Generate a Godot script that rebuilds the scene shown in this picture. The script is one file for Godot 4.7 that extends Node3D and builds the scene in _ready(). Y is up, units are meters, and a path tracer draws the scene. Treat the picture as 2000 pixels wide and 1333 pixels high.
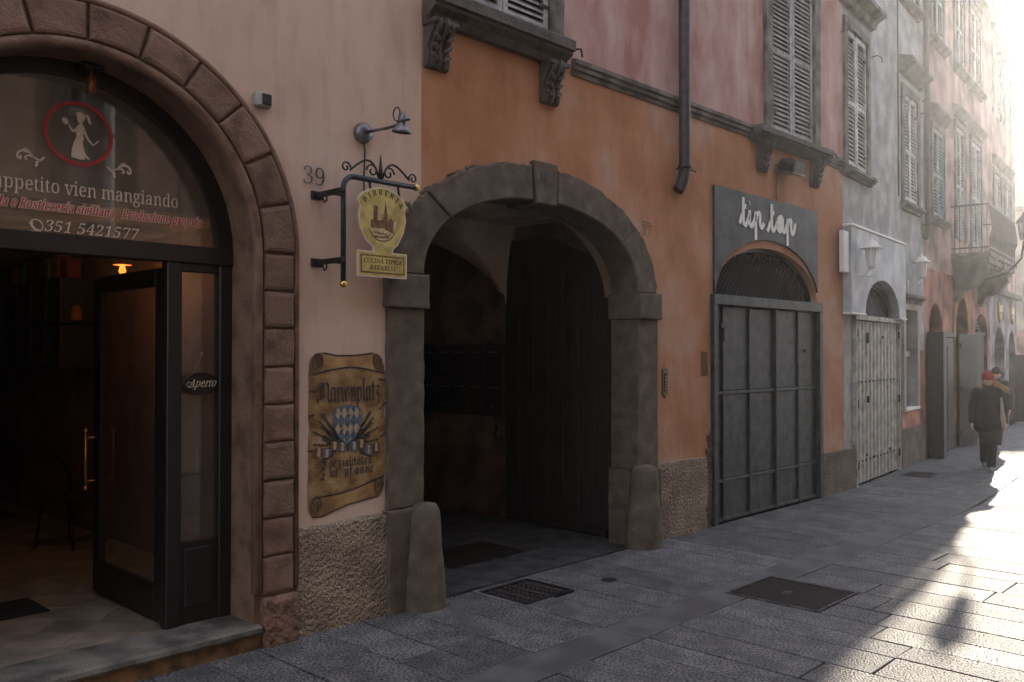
extends Node3D
# An old-town street in low winter sun: x runs along the street, the facades stand at z = 0, y is up.

const BEND := 12.3                     # from here on the row of houses turns away by ANG
const ANG := 0.10996
var M := {}
var taken := {}
var rng := RandomNumberGenerator.new()
var serif: SystemFont
var serif_bold: SystemFont
var sans: SystemFont
var sans_bold: SystemFont

# ------------------------------------------------------------------ mesh helper
class MB:
	var st := SurfaceTool.new()
	var xf := Transform3D()
	func _init() -> void:
		st.begin(Mesh.PRIMITIVE_TRIANGLES)
		st.set_smooth_group(-1)
	func smooth(on: bool) -> void:
		st.set_smooth_group(1 if on else -1)
	func tri(a: Vector3, b: Vector3, c: Vector3) -> void:
		st.add_vertex(xf * a)
		st.add_vertex(xf * c)
		st.add_vertex(xf * b)
	func quad(a: Vector3, b: Vector3, c: Vector3, d: Vector3) -> void:
		tri(a, b, c)
		tri(a, c, d)
	func box(c: Vector3, s: Vector3, b := Basis(), bev := 0.0) -> void:
		var keep := xf
		xf = xf * Transform3D(b, c)
		var h := s / 2.0
		if bev <= 0.0:
			var p := []
			for i in 8:
				p.append(Vector3(h.x if i & 1 else -h.x, h.y if i & 2 else -h.y, h.z if i & 4 else -h.z))
			quad(p[4], p[5], p[7], p[6])
			quad(p[1], p[0], p[2], p[3])
			quad(p[5], p[1], p[3], p[7])
			quad(p[0], p[4], p[6], p[2])
			quad(p[6], p[7], p[3], p[2])
			quad(p[0], p[1], p[5], p[4])
		else:
			bev = minf(bev, minf(h.x, minf(h.y, h.z)) * 0.95)
			var ax := [Vector3.RIGHT, Vector3.UP, Vector3.BACK]
			for a in 3:
				for sgn in [-1.0, 1.0]:
					var u: Vector3 = ax[(a + 1) % 3]
					var v: Vector3 = ax[(a + 2) % 3]
					var n: Vector3 = ax[a] * sgn
					var hu := h[(a + 1) % 3] - bev
					var hv := h[(a + 2) % 3] - bev
					var o := n * h[a]
					if sgn > 0:
						quad(o - u * hu - v * hv, o + u * hu - v * hv, o + u * hu + v * hv, o - u * hu + v * hv)
					else:
						quad(o - u * hu - v * hv, o - u * hu + v * hv, o + u * hu + v * hv, o + u * hu - v * hv)
			for a in 3:
				var a1 := (a + 1) % 3
				var a2 := (a + 2) % 3
				for s1 in [-1.0, 1.0]:
					for s2 in [-1.0, 1.0]:
						var n1: Vector3 = ax[a1] * s1
						var n2: Vector3 = ax[a2] * s2
						var e: Vector3 = ax[a] * (h[a] - bev)
						var p1: Vector3 = n1 * h[a1] + n2 * (h[a2] - bev)
						var p2: Vector3 = n1 * (h[a1] - bev) + n2 * h[a2]
						if s1 * s2 < 0:
							quad(p1 - e, p1 + e, p2 + e, p2 - e)
						else:
							quad(p1 + e, p1 - e, p2 - e, p2 + e)
			for i in 8:
				var sx := 1.0 if i & 1 else -1.0
				var sy := 1.0 if i & 2 else -1.0
				var sz := 1.0 if i & 4 else -1.0
				var pa := Vector3(sx * h.x, sy * (h.y - bev), sz * (h.z - bev))
				var pb := Vector3(sx * (h.x - bev), sy * h.y, sz * (h.z - bev))
				var pc := Vector3(sx * (h.x - bev), sy * (h.y - bev), sz * h.z)
				if sx * sy * sz > 0:
					tri(pa, pb, pc)
				else:
					tri(pa, pc, pb)
		xf = keep
	func span(a: Vector3, b: Vector3, bev := 0.0) -> void:
		box((a + b) / 2.0, (b - a).abs(), Basis(), bev)
	static func ccw(p: PackedVector2Array) -> PackedVector2Array:
		var q := p.duplicate()
		if Geometry2D.is_polygon_clockwise(q):
			q.reverse()
		return q
	static func area(p: PackedVector2Array) -> float:
		var s := 0.0
		for i in p.size():
			s += p[i].cross(p[(i + 1) % p.size()])
		return s / 2.0
	func face(poly: PackedVector2Array, z: float, back := false) -> void:
		var idx := Geometry2D.triangulate_polygon(poly)
		for i in range(0, idx.size(), 3):
			var a := poly[idx[i]]
			var b := poly[idx[i + 1]]
			var c := poly[idx[i + 2]]
			var up := (b - a).cross(c - a) > 0
			if up != back:
				tri(Vector3(a.x, a.y, z), Vector3(b.x, b.y, z), Vector3(c.x, c.y, z))
			else:
				tri(Vector3(a.x, a.y, z), Vector3(c.x, c.y, z), Vector3(b.x, b.y, z))
	func rim(poly: PackedVector2Array, z0: float, poly2: PackedVector2Array, z1: float) -> void:
		var n := poly.size()
		for i in n:
			var j := (i + 1) % n
			quad(Vector3(poly[i].x, poly[i].y, z0), Vector3(poly[j].x, poly[j].y, z0), Vector3(poly2[j].x, poly2[j].y, z1), Vector3(poly2[i].x, poly2[i].y, z1))
	static func shrunk(p: PackedVector2Array, d: float) -> PackedVector2Array:
		var out := PackedVector2Array()
		var n := p.size()
		for i in n:
			var e0 := (p[i] - p[(i + n - 1) % n]).normalized()
			var e1 := (p[(i + 1) % n] - p[i]).normalized()
			var n0 := Vector2(-e0.y, e0.x)
			var n1 := Vector2(-e1.y, e1.x)
			var m := n0 + n1
			out.append(p[i] + m * (d / maxf(0.4, m.length_squared() / 2.0)))
		return out
	func prism(p: PackedVector2Array, z0: float, z1: float, bev := 0.0, bottom := true, round_ := false) -> void:
		var q := ccw(p)
		if bev <= 0.0:
			rim(q, z0, q, z1)
			face(q, z1)
		elif round_:
			var q1 := shrunk(q, bev * 0.3)
			var q2 := shrunk(q, bev)
			rim(q, z0, q, z1 - bev * 0.8)
			rim(q, z1 - bev * 0.8, q1, z1 - bev * 0.25)
			rim(q1, z1 - bev * 0.25, q2, z1)
			face(q2, z1)
		else:
			var q3 := shrunk(q, bev)
			rim(q, z0, q, z1 - bev)
			rim(q, z1 - bev, q3, z1)
			face(q3, z1)
		if bottom:
			face(q, z0, true)
	func stroke(pts: PackedVector2Array, w: float, z0: float, z1: float) -> void:
		for p in Geometry2D.offset_polyline(pts, w / 2.0, Geometry2D.JOIN_ROUND, Geometry2D.END_ROUND):
			if not Geometry2D.is_polygon_clockwise(p):
				prism(p, z0, z1, 0.0, false)
	func nib(pts: PackedVector2Array, nv: Vector2, z: float) -> void:
		for i in pts.size() - 1:
			face(ccw(PackedVector2Array([pts[i] - nv, pts[i] + nv, pts[i + 1] + nv, pts[i + 1] - nv])), z)
	func tube(pts: Array, r, seg := 8, caps := true) -> void:
		var rings := []
		var n := pts.size()
		var ref := Vector3.UP
		for i in n:
			var d: Vector3 = ((pts[i] - pts[maxi(i - 1, 0)]).normalized() + (pts[mini(i + 1, n - 1)] - pts[i]).normalized()).normalized()
			if i == 0:
				ref = Vector3.UP if absf(d.y) < 0.9 else Vector3.RIGHT
			var s := d.cross(ref).normalized()
			var t := s.cross(d).normalized()
			ref = t
			var rad: float = r[i] if r is Array else r
			var ring := []
			for k in seg:
				var a := TAU * k / seg
				ring.append(pts[i] + (s * cos(a) + t * sin(a)) * rad)
			rings.append(ring)
		for i in n - 1:
			for k in seg:
				var l := (k + 1) % seg
				quad(rings[i][k], rings[i + 1][k], rings[i + 1][l], rings[i][l])
		if caps:
			for k in range(1, seg - 1):
				tri(rings[0][0], rings[0][k], rings[0][k + 1])
				tri(rings[n - 1][0], rings[n - 1][k + 1], rings[n - 1][k])
	func lathe(prof: Array, seg := 16) -> void:
		for i in prof.size() - 1:
			for k in seg:
				var a0 := TAU * k / seg
				var a1 := TAU * (k + 1) / seg
				var p: Vector2 = prof[i]
				var q: Vector2 = prof[i + 1]
				var A := Vector3(p.x * cos(a0), p.y, p.x * sin(a0))
				var B := Vector3(p.x * cos(a1), p.y, p.x * sin(a1))
				var C := Vector3(q.x * cos(a1), q.y, q.x * sin(a1))
				var D := Vector3(q.x * cos(a0), q.y, q.x * sin(a0))
				if p.x > 1e-5:
					tri(A, C, B)
				if q.x > 1e-5:
					tri(A, D, C)
	func text(s: String, font: Font, h: float, at: Vector2, z: float, shear := 0.0, align := 0, wide := 0.0, warp = null) -> void:
		var tm := TextMesh.new()
		tm.font = font
		tm.font_size = 64
		tm.pixel_size = h / 46.0         # h is the height of a capital
		tm.depth = 0.0
		tm.curve_step = 2.0
		tm.text = s
		tm.horizontal_alignment = HORIZONTAL_ALIGNMENT_LEFT
		tm.vertical_alignment = VERTICAL_ALIGNMENT_BOTTOM
		var ar := tm.get_mesh_arrays()
		var vs: PackedVector3Array = ar[Mesh.ARRAY_VERTEX]
		var ix = ar[Mesh.ARRAY_INDEX]
		if ix == null or ix.size() == 0:
			ix = range(vs.size())
		var lo := 1e9
		var hi := -1e9
		for v in vs:
			lo = minf(lo, v.x)
			hi = maxf(hi, v.x)
		var sx := wide / (hi - lo) if wide > 0 else 1.0
		var drop := font.get_descent(64) * tm.pixel_size
		for k in range(0, ix.size() - 2, 3):
			var t3 := []
			for e in 3:
				var v: Vector3 = vs[ix[k + e]]
				var x := (v.x - lo) * sx
				if align == 0:
					x -= (hi - lo) * sx / 2.0
				elif align > 0:
					x -= (hi - lo) * sx
				var y := v.y - drop
				var p := Vector2(at.x + x + y * shear, at.y + y)
				if warp != null:
					p = warp.call(Vector2(x + y * shear, y))
				t3.append(Vector3(p.x, p.y, z))
			if (t3[1] - t3[0]).cross(t3[2] - t3[0]).z > 0:
				tri(t3[0], t3[1], t3[2])
			else:
				tri(t3[0], t3[2], t3[1])
	func mesh() -> ArrayMesh:
		st.generate_normals()
		return st.commit()

# ------------------------------------------------------------------ scene helpers
func numbered(n: String) -> String:
	taken[n] = taken.get(n, -1) + 1
	return n if taken[n] == 0 else "%s_%03d" % [n, taken[n]]

func tag(o: Node, label: String, category: String, group := "") -> Node:
	o.set_meta("label", label)
	o.set_meta("category", category)
	if group:
		o.set_meta("group", group)
	return o

func thing(called: String, label: String, category: String, at := Vector3.ZERO, turn := 0.0, group := "") -> Node3D:
	var o := Node3D.new()
	o.name = numbered(called)
	o.position = at
	o.rotation.y = turn
	add_child(o, true)
	tag(o, label, category, group)
	return o

func put(called: String, m: Mesh, material: Material, parent: Node = self) -> MeshInstance3D:
	var o := MeshInstance3D.new()
	o.name = numbered(called) if parent == self else called
	o.mesh = m
	o.material_override = material
	parent.add_child(o, true)
	return o

func obj(called: String, mb: MB, material: Material, parent: Node = self) -> MeshInstance3D:
	return put(called, mb.mesh(), material, parent)

func struct(called: String, mb: MB, material: Material, parent: Node = self) -> MeshInstance3D:
	var o := obj(called, mb, material, parent)
	o.set_meta("kind", "structure")
	return o

func along(u: float, y: float, w: float) -> Vector3:      # a point by the bent part of the row
	return Vector3(BEND + u * cos(ANG) + w * sin(ANG), y, -u * sin(ANG) + w * cos(ANG))

func ell(cx: float, cy: float, a: float, b: float, n := 24, p := 2.0, a0 := 0.0, a1 := PI) -> PackedVector2Array:
	var out := PackedVector2Array()
	for i in n + 1:
		var t := lerpf(a0, a1, float(i) / n)
		var c := cos(t)
		var s := sin(t)
		out.append(Vector2(cx + a * signf(c) * pow(absf(c), 2.0 / p), cy + b * signf(s) * pow(absf(s), 2.0 / p)))
	return out

func arch_poly(x0: float, x1: float, y0: float, ys: float, b: float, p := 2.0) -> PackedVector2Array:   # a door opening with an arched head
	var out := ell((x0 + x1) / 2, ys, (x1 - x0) / 2, b, 24, p)
	out.append(Vector2(x0, y0))
	out.append(Vector2(x1, y0))
	return MB.ccw(out)

func rect(x0: float, y0: float, x1: float, y1: float) -> PackedVector2Array:
	return PackedVector2Array([Vector2(x0, y0), Vector2(x1, y0), Vector2(x1, y1), Vector2(x0, y1)])

func wall(mb: MB, outline: PackedVector2Array, holes: Array, zf: float, thick: float) -> void:
	var cuts := [-1e3]
	for h in holes:
		var lo := 1e9
		var hi := -1e9
		for p in h:
			lo = minf(lo, p.x)
			hi = maxf(hi, p.x)
		cuts.append((lo + hi) / 2 + 0.0013)
	cuts.append(1e3)
	cuts.sort()
	for i in cuts.size() - 1:
		if cuts[i + 1] - cuts[i] < 1e-4:
			continue
		var parts := Geometry2D.intersect_polygons(outline, rect(cuts[i], -50, cuts[i + 1], 50))
		for h in holes:
			var next := []
			for p in parts:
				next.append_array(Geometry2D.clip_polygons(p, h))
			parts.assign(next)
		for p in parts:
			mb.face(p, zf)
			mb.face(p, zf - thick, true)
	var o := MB.ccw(outline)
	for i in o.size():
		var a := o[i]
		var b := o[(i + 1) % o.size()]
		if maxf(a.y, b.y) > 0.01:
			mb.quad(Vector3(a.x, a.y, zf - thick), Vector3(b.x, b.y, zf - thick), Vector3(b.x, b.y, zf), Vector3(a.x, a.y, zf))
	for h in holes:
		var q := MB.ccw(h)
		for i in q.size():
			var a := q[i]
			var b := q[(i + 1) % q.size()]
			if a.y < 0.0 and b.y < 0.0:
				continue
			mb.quad(Vector3(a.x, a.y, zf), Vector3(b.x, b.y, zf), Vector3(b.x, b.y, zf - thick), Vector3(a.x, a.y, zf - thick))

# a body as one surface: tapered capsules joined by a smooth minimum, meshed as surface nets
func flesh(caps: Array, cell: float, k: float) -> MB:
	var lo := Vector3(1e9, 1e9, 1e9)
	var hi := -lo
	for c in caps:
		var r := maxf(c[2], c[3]) + 2.5 * cell
		for e in 2:
			lo = lo.min(c[e] - Vector3(r, r, r))
			hi = hi.max(c[e] + Vector3(r, r, r))
	var nx := int((hi.x - lo.x) / cell) + 2
	var ny := int((hi.y - lo.y) / cell) + 2
	var nz := int((hi.z - lo.z) / cell) + 2
	var f := PackedFloat32Array()
	f.resize(nx * ny * nz)
	f.fill(1.0)
	for c in caps:
		var a: Vector3 = c[0]
		var b: Vector3 = c[1]
		var ra: float = c[2]
		var rb: float = c[3]
		var flat: float = c[4] if c.size() > 4 else 1.0      # squeezes the capsule along z
		var m := maxf(ra, rb) + k + 2.0 * cell
		var l: Vector3 = ((a.min(b) - Vector3(m, m, m) - lo) / cell).floor()
		var h: Vector3 = ((a.max(b) + Vector3(m, m, m) - lo) / cell).ceil()
		var ab := b - a
		var il := 1.0 / maxf(ab.length_squared(), 1e-9)
		for z in range(maxi(0, int(l.z)), mini(nz, int(h.z) + 1)):
			for y in range(maxi(0, int(l.y)), mini(ny, int(h.y) + 1)):
				var at := (z * ny + y) * nx
				for x in range(maxi(0, int(l.x)), mini(nx, int(h.x) + 1)):
					var p := lo + Vector3(x, y, z) * cell
					var t := clampf((p - a).dot(ab) * il, 0.0, 1.0)
					var q := p - a - ab * t
					q.z /= flat
					var d := (q.length() - lerpf(ra, rb, t)) * minf(1.0, flat)
					var g := f[at + x]
					var s := maxf(k - absf(g - d), 0.0) / k
					f[at + x] = minf(g, d) - s * s * k * 0.25
	var mb := MB.new()
	mb.smooth(true)
	var vert := {}
	for z in nz - 1:
		for y in ny - 1:
			for x in nx - 1:
				var base := (z * ny + y) * nx + x
				var v := []
				var neg := 0
				for i in 8:
					var val := f[base + (i & 1) + ((i >> 1) & 1) * nx + ((i >> 2) & 1) * nx * ny]
					v.append(val)
					if val < 0:
						neg += 1
				if neg == 0 or neg == 8:
					continue
				var sum := Vector3.ZERO
				var cnt := 0
				for e in [[0, 1], [2, 3], [4, 5], [6, 7], [0, 2], [1, 3], [4, 6], [5, 7], [0, 4], [1, 5], [2, 6], [3, 7]]:
					var v0: float = v[e[0]]
					var v1: float = v[e[1]]
					if (v0 < 0) != (v1 < 0):
						var t := v0 / (v0 - v1)
						var p0 := Vector3(e[0] & 1, (e[0] >> 1) & 1, (e[0] >> 2) & 1)
						var p1 := Vector3(e[1] & 1, (e[1] >> 1) & 1, (e[1] >> 2) & 1)
						sum += p0.lerp(p1, t)
						cnt += 1
				vert[base] = lo + (Vector3(x, y, z) + sum / cnt) * cell
	var step := [1, nx, nx * ny]
	for base in vert:
		for a in 3:
			var s0: float = f[base]
			var s1: float = f[base + step[a]]
			if (s0 < 0) == (s1 < 0):
				continue
			var u: int = step[(a + 1) % 3]
			var w: int = step[(a + 2) % 3]
			if not (vert.has(base - u) and vert.has(base - w) and vert.has(base - u - w)):
				continue
			if s0 < 0:
				mb.quad(vert[base - u - w], vert[base - w], vert[base], vert[base - u])
			else:
				mb.quad(vert[base - u - w], vert[base - u], vert[base], vert[base - w])
	return mb

# ------------------------------------------------------------------ textures and materials
func noise_tex(kind: int, freq: float, oct: int, ramp: Array, size := 512, seed_ := 1) -> NoiseTexture2D:
	var n := FastNoiseLite.new()
	n.seed = seed_
	n.noise_type = kind
	n.frequency = freq
	n.fractal_type = FastNoiseLite.FRACTAL_FBM if oct > 1 else FastNoiseLite.FRACTAL_NONE
	n.fractal_octaves = maxi(oct, 1)
	if kind == FastNoiseLite.TYPE_CELLULAR:
		n.cellular_return_type = FastNoiseLite.RETURN_DISTANCE
	var t := NoiseTexture2D.new()
	t.width = size
	t.height = size
	t.seamless = true
	t.noise = n
	if ramp.size():
		var g := Gradient.new()
		var offs := PackedFloat32Array()
		var cols := PackedColorArray()
		for r in ramp:
			offs.append(r[0])
			cols.append(r[1] if r[1] is Color else Color(r[1], r[1], r[1]))
		g.offsets = offs
		g.colors = cols
		t.color_ramp = g
	return t

func lin(r: float, g: float, b: float) -> Color:
	return Color(r, g, b).linear_to_srgb()

var T := {}

func mat(called: String, c: Color, rough := 0.8, tex: Texture2D = null, scale := 0.5, det: Texture2D = null, dscale := 2.0, bump: Texture2D = null, depth := 0.2, metal := 0.0, world := true, stretch := Vector3.ONE) -> StandardMaterial3D:
	var m := StandardMaterial3D.new()
	m.resource_name = called
	m.albedo_color = c.linear_to_srgb()
	m.roughness = rough
	m.metallic = metal
	m.uv1_triplanar = true
	m.uv1_world_triplanar = world
	m.uv1_scale = stretch * scale
	m.uv1_triplanar_sharpness = 4.0
	if tex:
		m.albedo_texture = tex
	if det:
		m.detail_enabled = true
		m.detail_blend_mode = BaseMaterial3D.BLEND_MODE_MUL
		m.detail_albedo = det
		m.detail_uv_layer = BaseMaterial3D.DETAIL_UV_2
		m.uv2_triplanar = true
		m.uv2_world_triplanar = world
		m.uv2_scale = Vector3.ONE * dscale
	if bump:
		m.heightmap_enabled = true
		m.heightmap_texture = bump
		m.heightmap_scale = depth
	M[called] = m
	return m

func make_materials() -> void:
	var S := FastNoiseLite.TYPE_SIMPLEX_SMOOTH
	var C := FastNoiseLite.TYPE_CELLULAR
	T.blotch = noise_tex(S, 0.008, 5, [[0.25, 0.62], [0.5, 0.86], [0.75, 1.0]], 512, 3)
	T.soft = noise_tex(S, 0.006, 4, [[0.2, 0.8], [0.8, 1.0]], 512, 5)
	T.grain = noise_tex(S, 0.09, 3, [[0.3, 0.72], [0.7, 1.0]], 512, 7)
	T.speck = noise_tex(S, 0.16, 3, [[0.2, 0.28], [0.36, 0.62], [0.55, 0.92], [0.75, 1.0]], 512, 11)
	T.dirt = noise_tex(S, 0.012, 6, [[0.12, 0.6], [0.32, 0.86], [0.55, 1.0]], 512, 13)
	T.rough = noise_tex(S, 0.03, 5, [], 512, 17)
	T.lump = noise_tex(S, 0.012, 5, [], 512, 19)
	T.pits = noise_tex(C, 0.045, 2, [], 512, 23)
	T.grit = noise_tex(S, 0.085, 5, [[0.12, 0.0], [0.36, 0.72], [0.5, 0.95], [0.7, 1.0]], 512, 71)
	T.streak = noise_tex(S, 0.014, 6, [[0.05, 0.93], [0.4, 0.985], [0.7, 1.0]], 512, 73)
	T.pebble = noise_tex(S, 0.055, 6, [], 512, 79)
	T.fine = noise_tex(S, 0.14, 3, [], 512, 29)
	T.pink = noise_tex(S, 0.007, 6, [[0.22, lin(0.37, 0.175, 0.145)], [0.42, lin(0.44, 0.25, 0.22)], [0.6, lin(0.475, 0.295, 0.268)], [0.85, lin(0.53, 0.37, 0.335)]], 512, 31)
	T.orange = noise_tex(S, 0.007, 5, [[0.2, lin(0.36, 0.16, 0.074)], [0.42, lin(0.415, 0.192, 0.096)], [0.62, lin(0.45, 0.228, 0.128)], [0.85, lin(0.47, 0.28, 0.19)]], 512, 37)
	T.cream = noise_tex(S, 0.006, 5, [[0.1, lin(0.535, 0.375, 0.285)], [0.45, lin(0.60, 0.435, 0.335)], [0.85, lin(0.615, 0.475, 0.38)]], 512, 41)
	T.gateway = noise_tex(S, 0.014, 6, [[0.15, lin(0.105, 0.08, 0.057)], [0.4, lin(0.135, 0.106, 0.077)], [0.65, lin(0.158, 0.128, 0.094)], [0.9, lin(0.20, 0.168, 0.127)]], 512, 43)
	T.shopstone = noise_tex(S, 0.012, 6, [[0.2, lin(0.16, 0.088, 0.058)], [0.45, lin(0.255, 0.15, 0.10)], [0.7, lin(0.30, 0.185, 0.128)]], 512, 47)
	T.grey = noise_tex(S, 0.008, 5, [[0.15, lin(0.345, 0.345, 0.33)], [0.5, lin(0.43, 0.43, 0.415)], [0.85, lin(0.49, 0.49, 0.475)]], 512, 53)
	T.parch = noise_tex(S, 0.01, 6, [[0.22, lin(0.20, 0.105, 0.04)], [0.45, lin(0.34, 0.19, 0.075)], [0.65, lin(0.42, 0.26, 0.115)], [0.8, lin(0.47, 0.32, 0.16)]], 512, 59)
	T.peel = noise_tex(S, 0.016, 6, [[0.10, lin(0.25, 0.16, 0.10)], [0.17, lin(0.46, 0.41, 0.34)], [0.4, lin(0.58, 0.54, 0.46)], [0.8, lin(0.64, 0.60, 0.53)]], 512, 61)
	T.wave = noise_tex(S, 0.004, 3, [], 512, 67)
	var W := Color.WHITE
	mat("cream_plaster", W, 0.9, T.cream, 0.21, T.streak, 0.9, T.rough, 0.35)
	mat("orange_plaster", W, 0.9, T.orange, 0.25, T.streak, 0.9, T.rough, 0.5)
	mat("pink_plaster", W, 0.92, T.pink, 0.4, T.streak, 0.9, T.rough, 0.5, 0.0, true, Vector3(1.0, 0.55, 1.0))
	mat("grey_plaster", W, 0.92, T.grey, 0.3, T.soft, 0.7, T.rough, 0.5, 0.0, true, Vector3(1.0, 0.35, 1.0))
	mat("salmon_plaster", Color(0.55, 0.25, 0.175), 0.9, T.blotch, 0.3, T.soft, 0.13, T.rough, 0.5)
	mat("rose_plaster", Color(0.55, 0.36, 0.30), 0.9, T.blotch, 0.27, T.soft, 0.15, T.rough, 0.5)
	mat("mauve_plaster", Color(0.42, 0.37, 0.385), 0.9, T.blotch, 0.3, T.grain, 1.2, T.rough, 0.5)
	mat("ochre_plaster", Color(0.48, 0.27, 0.09), 0.9, T.blotch, 0.4, T.soft, 0.2, T.rough, 0.5)
	mat("pale_plaster", Color(0.72, 0.64, 0.52), 0.9, T.soft, 0.2, T.grain, 1.0, T.rough, 0.4)
	mat("roughcast", Color(0.52, 0.40, 0.29), 0.95, T.soft, 0.8, T.speck, 0.9, T.pebble, 2.2)
	mat("roughcast_dark", Color(0.26, 0.205, 0.16), 0.95, T.soft, 0.8, T.grain, 1.6, T.pebble, 1.2)
	mat("gateway_stone", W, 0.9, T.gateway, 0.6, T.grain, 2.2, T.pebble, 0.22)
	mat("shop_stone", W, 0.85, T.shopstone, 0.5, T.grain, 2.4, T.grit, 0.35)
	mat("shop_stone_dark", Color(0.82, 0.80, 0.80), 0.85, T.shopstone, 0.43, T.grain, 2.1, T.grit, 0.35)
	mat("shop_stone_pale", Color(1.12, 1.13, 1.14).clamp(), 0.85, T.shopstone, 0.61, T.speck, 2.0, T.grit, 0.45)
	mat("shop_stone_worn", Color(0.85, 0.8, 0.8), 0.85, T.shopstone, 0.9, T.dirt, 0.8, T.rough, 2.0)
	mat("grey_stone", Color(0.26, 0.235, 0.20), 0.85, T.blotch, 0.6, T.grain, 2.0, T.pits, 0.3)
	mat("sill_stone", Color(0.14, 0.12, 0.105), 0.85, T.dirt, 0.6, T.grain, 2.0, T.rough, 1.0)
	for i in 4:
		var g: float = [0.26, 0.31, 0.215, 0.275][i]
		mat("granite_%d" % i, Color(g, g * 0.985, g * [0.97, 1.0, 1.02, 0.98][i]), [0.54, 0.58, 0.5, 0.56][i], T.soft, 1.0 + 0.07 * i, T.speck, 0.48 + 0.03 * i, T.grit, 0.9)
	mat("granite_smooth", Color(0.20, 0.20, 0.198), 0.5, T.soft, 0.7, T.grain, 2.5, T.fine, 0.06)
	mat("joint", Color(0.055, 0.05, 0.045), 0.95, T.blotch, 1.0, null, 1.0, T.rough, 1.0)
	mat("mortar", Color(0.13, 0.12, 0.11), 0.95, T.blotch, 1.0)
	mat("iron", Color(0.035, 0.032, 0.035), 0.5, T.blotch, 1.2, null, 1.0, T.fine, 0.05, 0.3)
	mat("rusty_iron", Color(0.06, 0.045, 0.04), 0.6, T.dirt, 2.0, null, 1.0, T.fine, 0.1, 0.4)
	mat("steel", Color(0.22, 0.22, 0.23), 0.4, T.blotch, 1.5, null, 1.0, null, 0.0, 0.6)
	mat("brass", Color(0.75, 0.47, 0.16), 0.28, null, 1.0, null, 1.0, null, 0.0, 1.0)
	mat("gate_paint", Color(0.05, 0.054, 0.051), 0.55, T.blotch, 0.9, T.dirt, 1.3, T.lump, 0.15)
	mat("board_paint", Color(0.06, 0.066, 0.066), 0.6, T.blotch, 0.6, T.dirt, 1.0, T.lump, 0.1)
	mat("shutter_paint", Color(0.40, 0.40, 0.395), 0.65, T.soft, 1.0, T.dirt, 1.3)
	mat("shutter_pale", Color(0.58, 0.59, 0.57), 0.65, T.soft, 1.0, T.dirt, 1.3)
	mat("shutter_blue", Color(0.17, 0.23, 0.235), 0.65, T.soft, 1.0)
	mat("black_frame", Color(0.016, 0.014, 0.013), 0.4, T.soft, 1.0)
	mat("dark_wood", Color(0.03, 0.022, 0.018), 0.55, T.blotch, 1.4, null, 1.0, T.fine, 0.05, 0.0, true, Vector3(3.0, 0.4, 3.0))
	mat("door_wood", Color(0.035, 0.025, 0.02), 0.6, T.blotch, 1.2, T.grain, 1.0, T.fine, 0.08, 0.0, true, Vector3(3.0, 0.3, 3.0))
	mat("white_paint", Color(0.74, 0.72, 0.68), 0.6)
	mat("letter_cream", Color(0.68, 0.58, 0.49), 0.6)
	mat("letter_red", Color(0.42, 0.035, 0.035), 0.6)
	mat("sign_white", Color(0.50, 0.515, 0.54), 0.6, T.soft, 0.5)
	mat("peeling_paint", Color(0.82, 0.83, 0.84), 0.7, T.peel, 0.9, T.soft, 1.6, T.lump, 0.2, 0.0, true, Vector3(1.0, 0.5, 1.0))
	mat("parchment", W, 0.85, T.parch, 0.9, T.grain, 2.0, T.rough, 0.3)
	mat("parchment_dark", Color(0.5, 0.45, 0.4), 0.85, T.parch, 1.1, T.grain, 2.0)
	mat("parchment_light", Color(1.15, 1.15, 1.1).clamp(), 0.85, T.parch, 0.6)
	mat("ink", Color(0.045, 0.04, 0.05), 0.8, T.blotch, 3.0)
	mat("faded_blue", Color(0.085, 0.125, 0.165), 0.8, T.dirt, 3.0)
	mat("faded_white", Color(0.40, 0.30, 0.20), 0.8, T.dirt, 3.0)
	mat("sign_yellow", Color(0.62, 0.49, 0.15), 0.45, T.soft, 2.0)
	mat("sign_gold", Color(0.50, 0.33, 0.09), 0.45, T.soft, 2.0)
	mat("sign_print", Color(0.22, 0.12, 0.05), 0.5, T.blotch, 6.0)
	mat("sign_pale", Color(0.62, 0.50, 0.25), 0.5, T.soft, 3.0)
	mat("interior_wall", Color(0.30, 0.17, 0.12), 0.8, T.soft, 0.5)
	mat("interior_pale", Color(0.66, 0.57, 0.46), 0.85, T.soft, 0.5)
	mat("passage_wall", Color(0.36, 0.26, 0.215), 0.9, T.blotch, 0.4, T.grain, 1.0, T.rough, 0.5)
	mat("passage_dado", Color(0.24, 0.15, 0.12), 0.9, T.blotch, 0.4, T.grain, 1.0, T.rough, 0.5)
	for i in 3:
		mat("floor_tile_%d" % i, [Color(0.48, 0.395, 0.31), Color(0.44, 0.36, 0.28), Color(0.52, 0.425, 0.33)][i], 0.4, T.soft, 1.0, T.grain, 2.0)
	mat("mat_black", Color(0.02, 0.02, 0.02), 0.95, T.grain, 4.0)
	mat("riser", Color(0.30, 0.165, 0.075), 0.9, T.blotch, 1.0, T.grain, 2.0, T.rough, 0.6)
	var glass := StandardMaterial3D.new()
	glass.resource_name = "glass"
	glass.transparency = BaseMaterial3D.TRANSPARENCY_ALPHA
	glass.albedo_color = Color(0.5, 0.5, 0.48, 0.12)
	glass.roughness = 0.02
	glass.metallic_specular = 0.6
	M.glass = glass
	var frosted: StandardMaterial3D = mat("lamp_glass", Color(0.75, 0.75, 0.72), 0.3)
	frosted.backlight_enabled = true
	frosted.backlight = Color(0.5, 0.5, 0.5)
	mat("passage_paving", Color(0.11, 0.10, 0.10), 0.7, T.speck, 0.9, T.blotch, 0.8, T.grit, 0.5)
	for m in ["cream_plaster", "orange_plaster", "pink_plaster"]:
		M[m].uv2_scale = Vector3(0.9, 0.16, 0.9)
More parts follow.
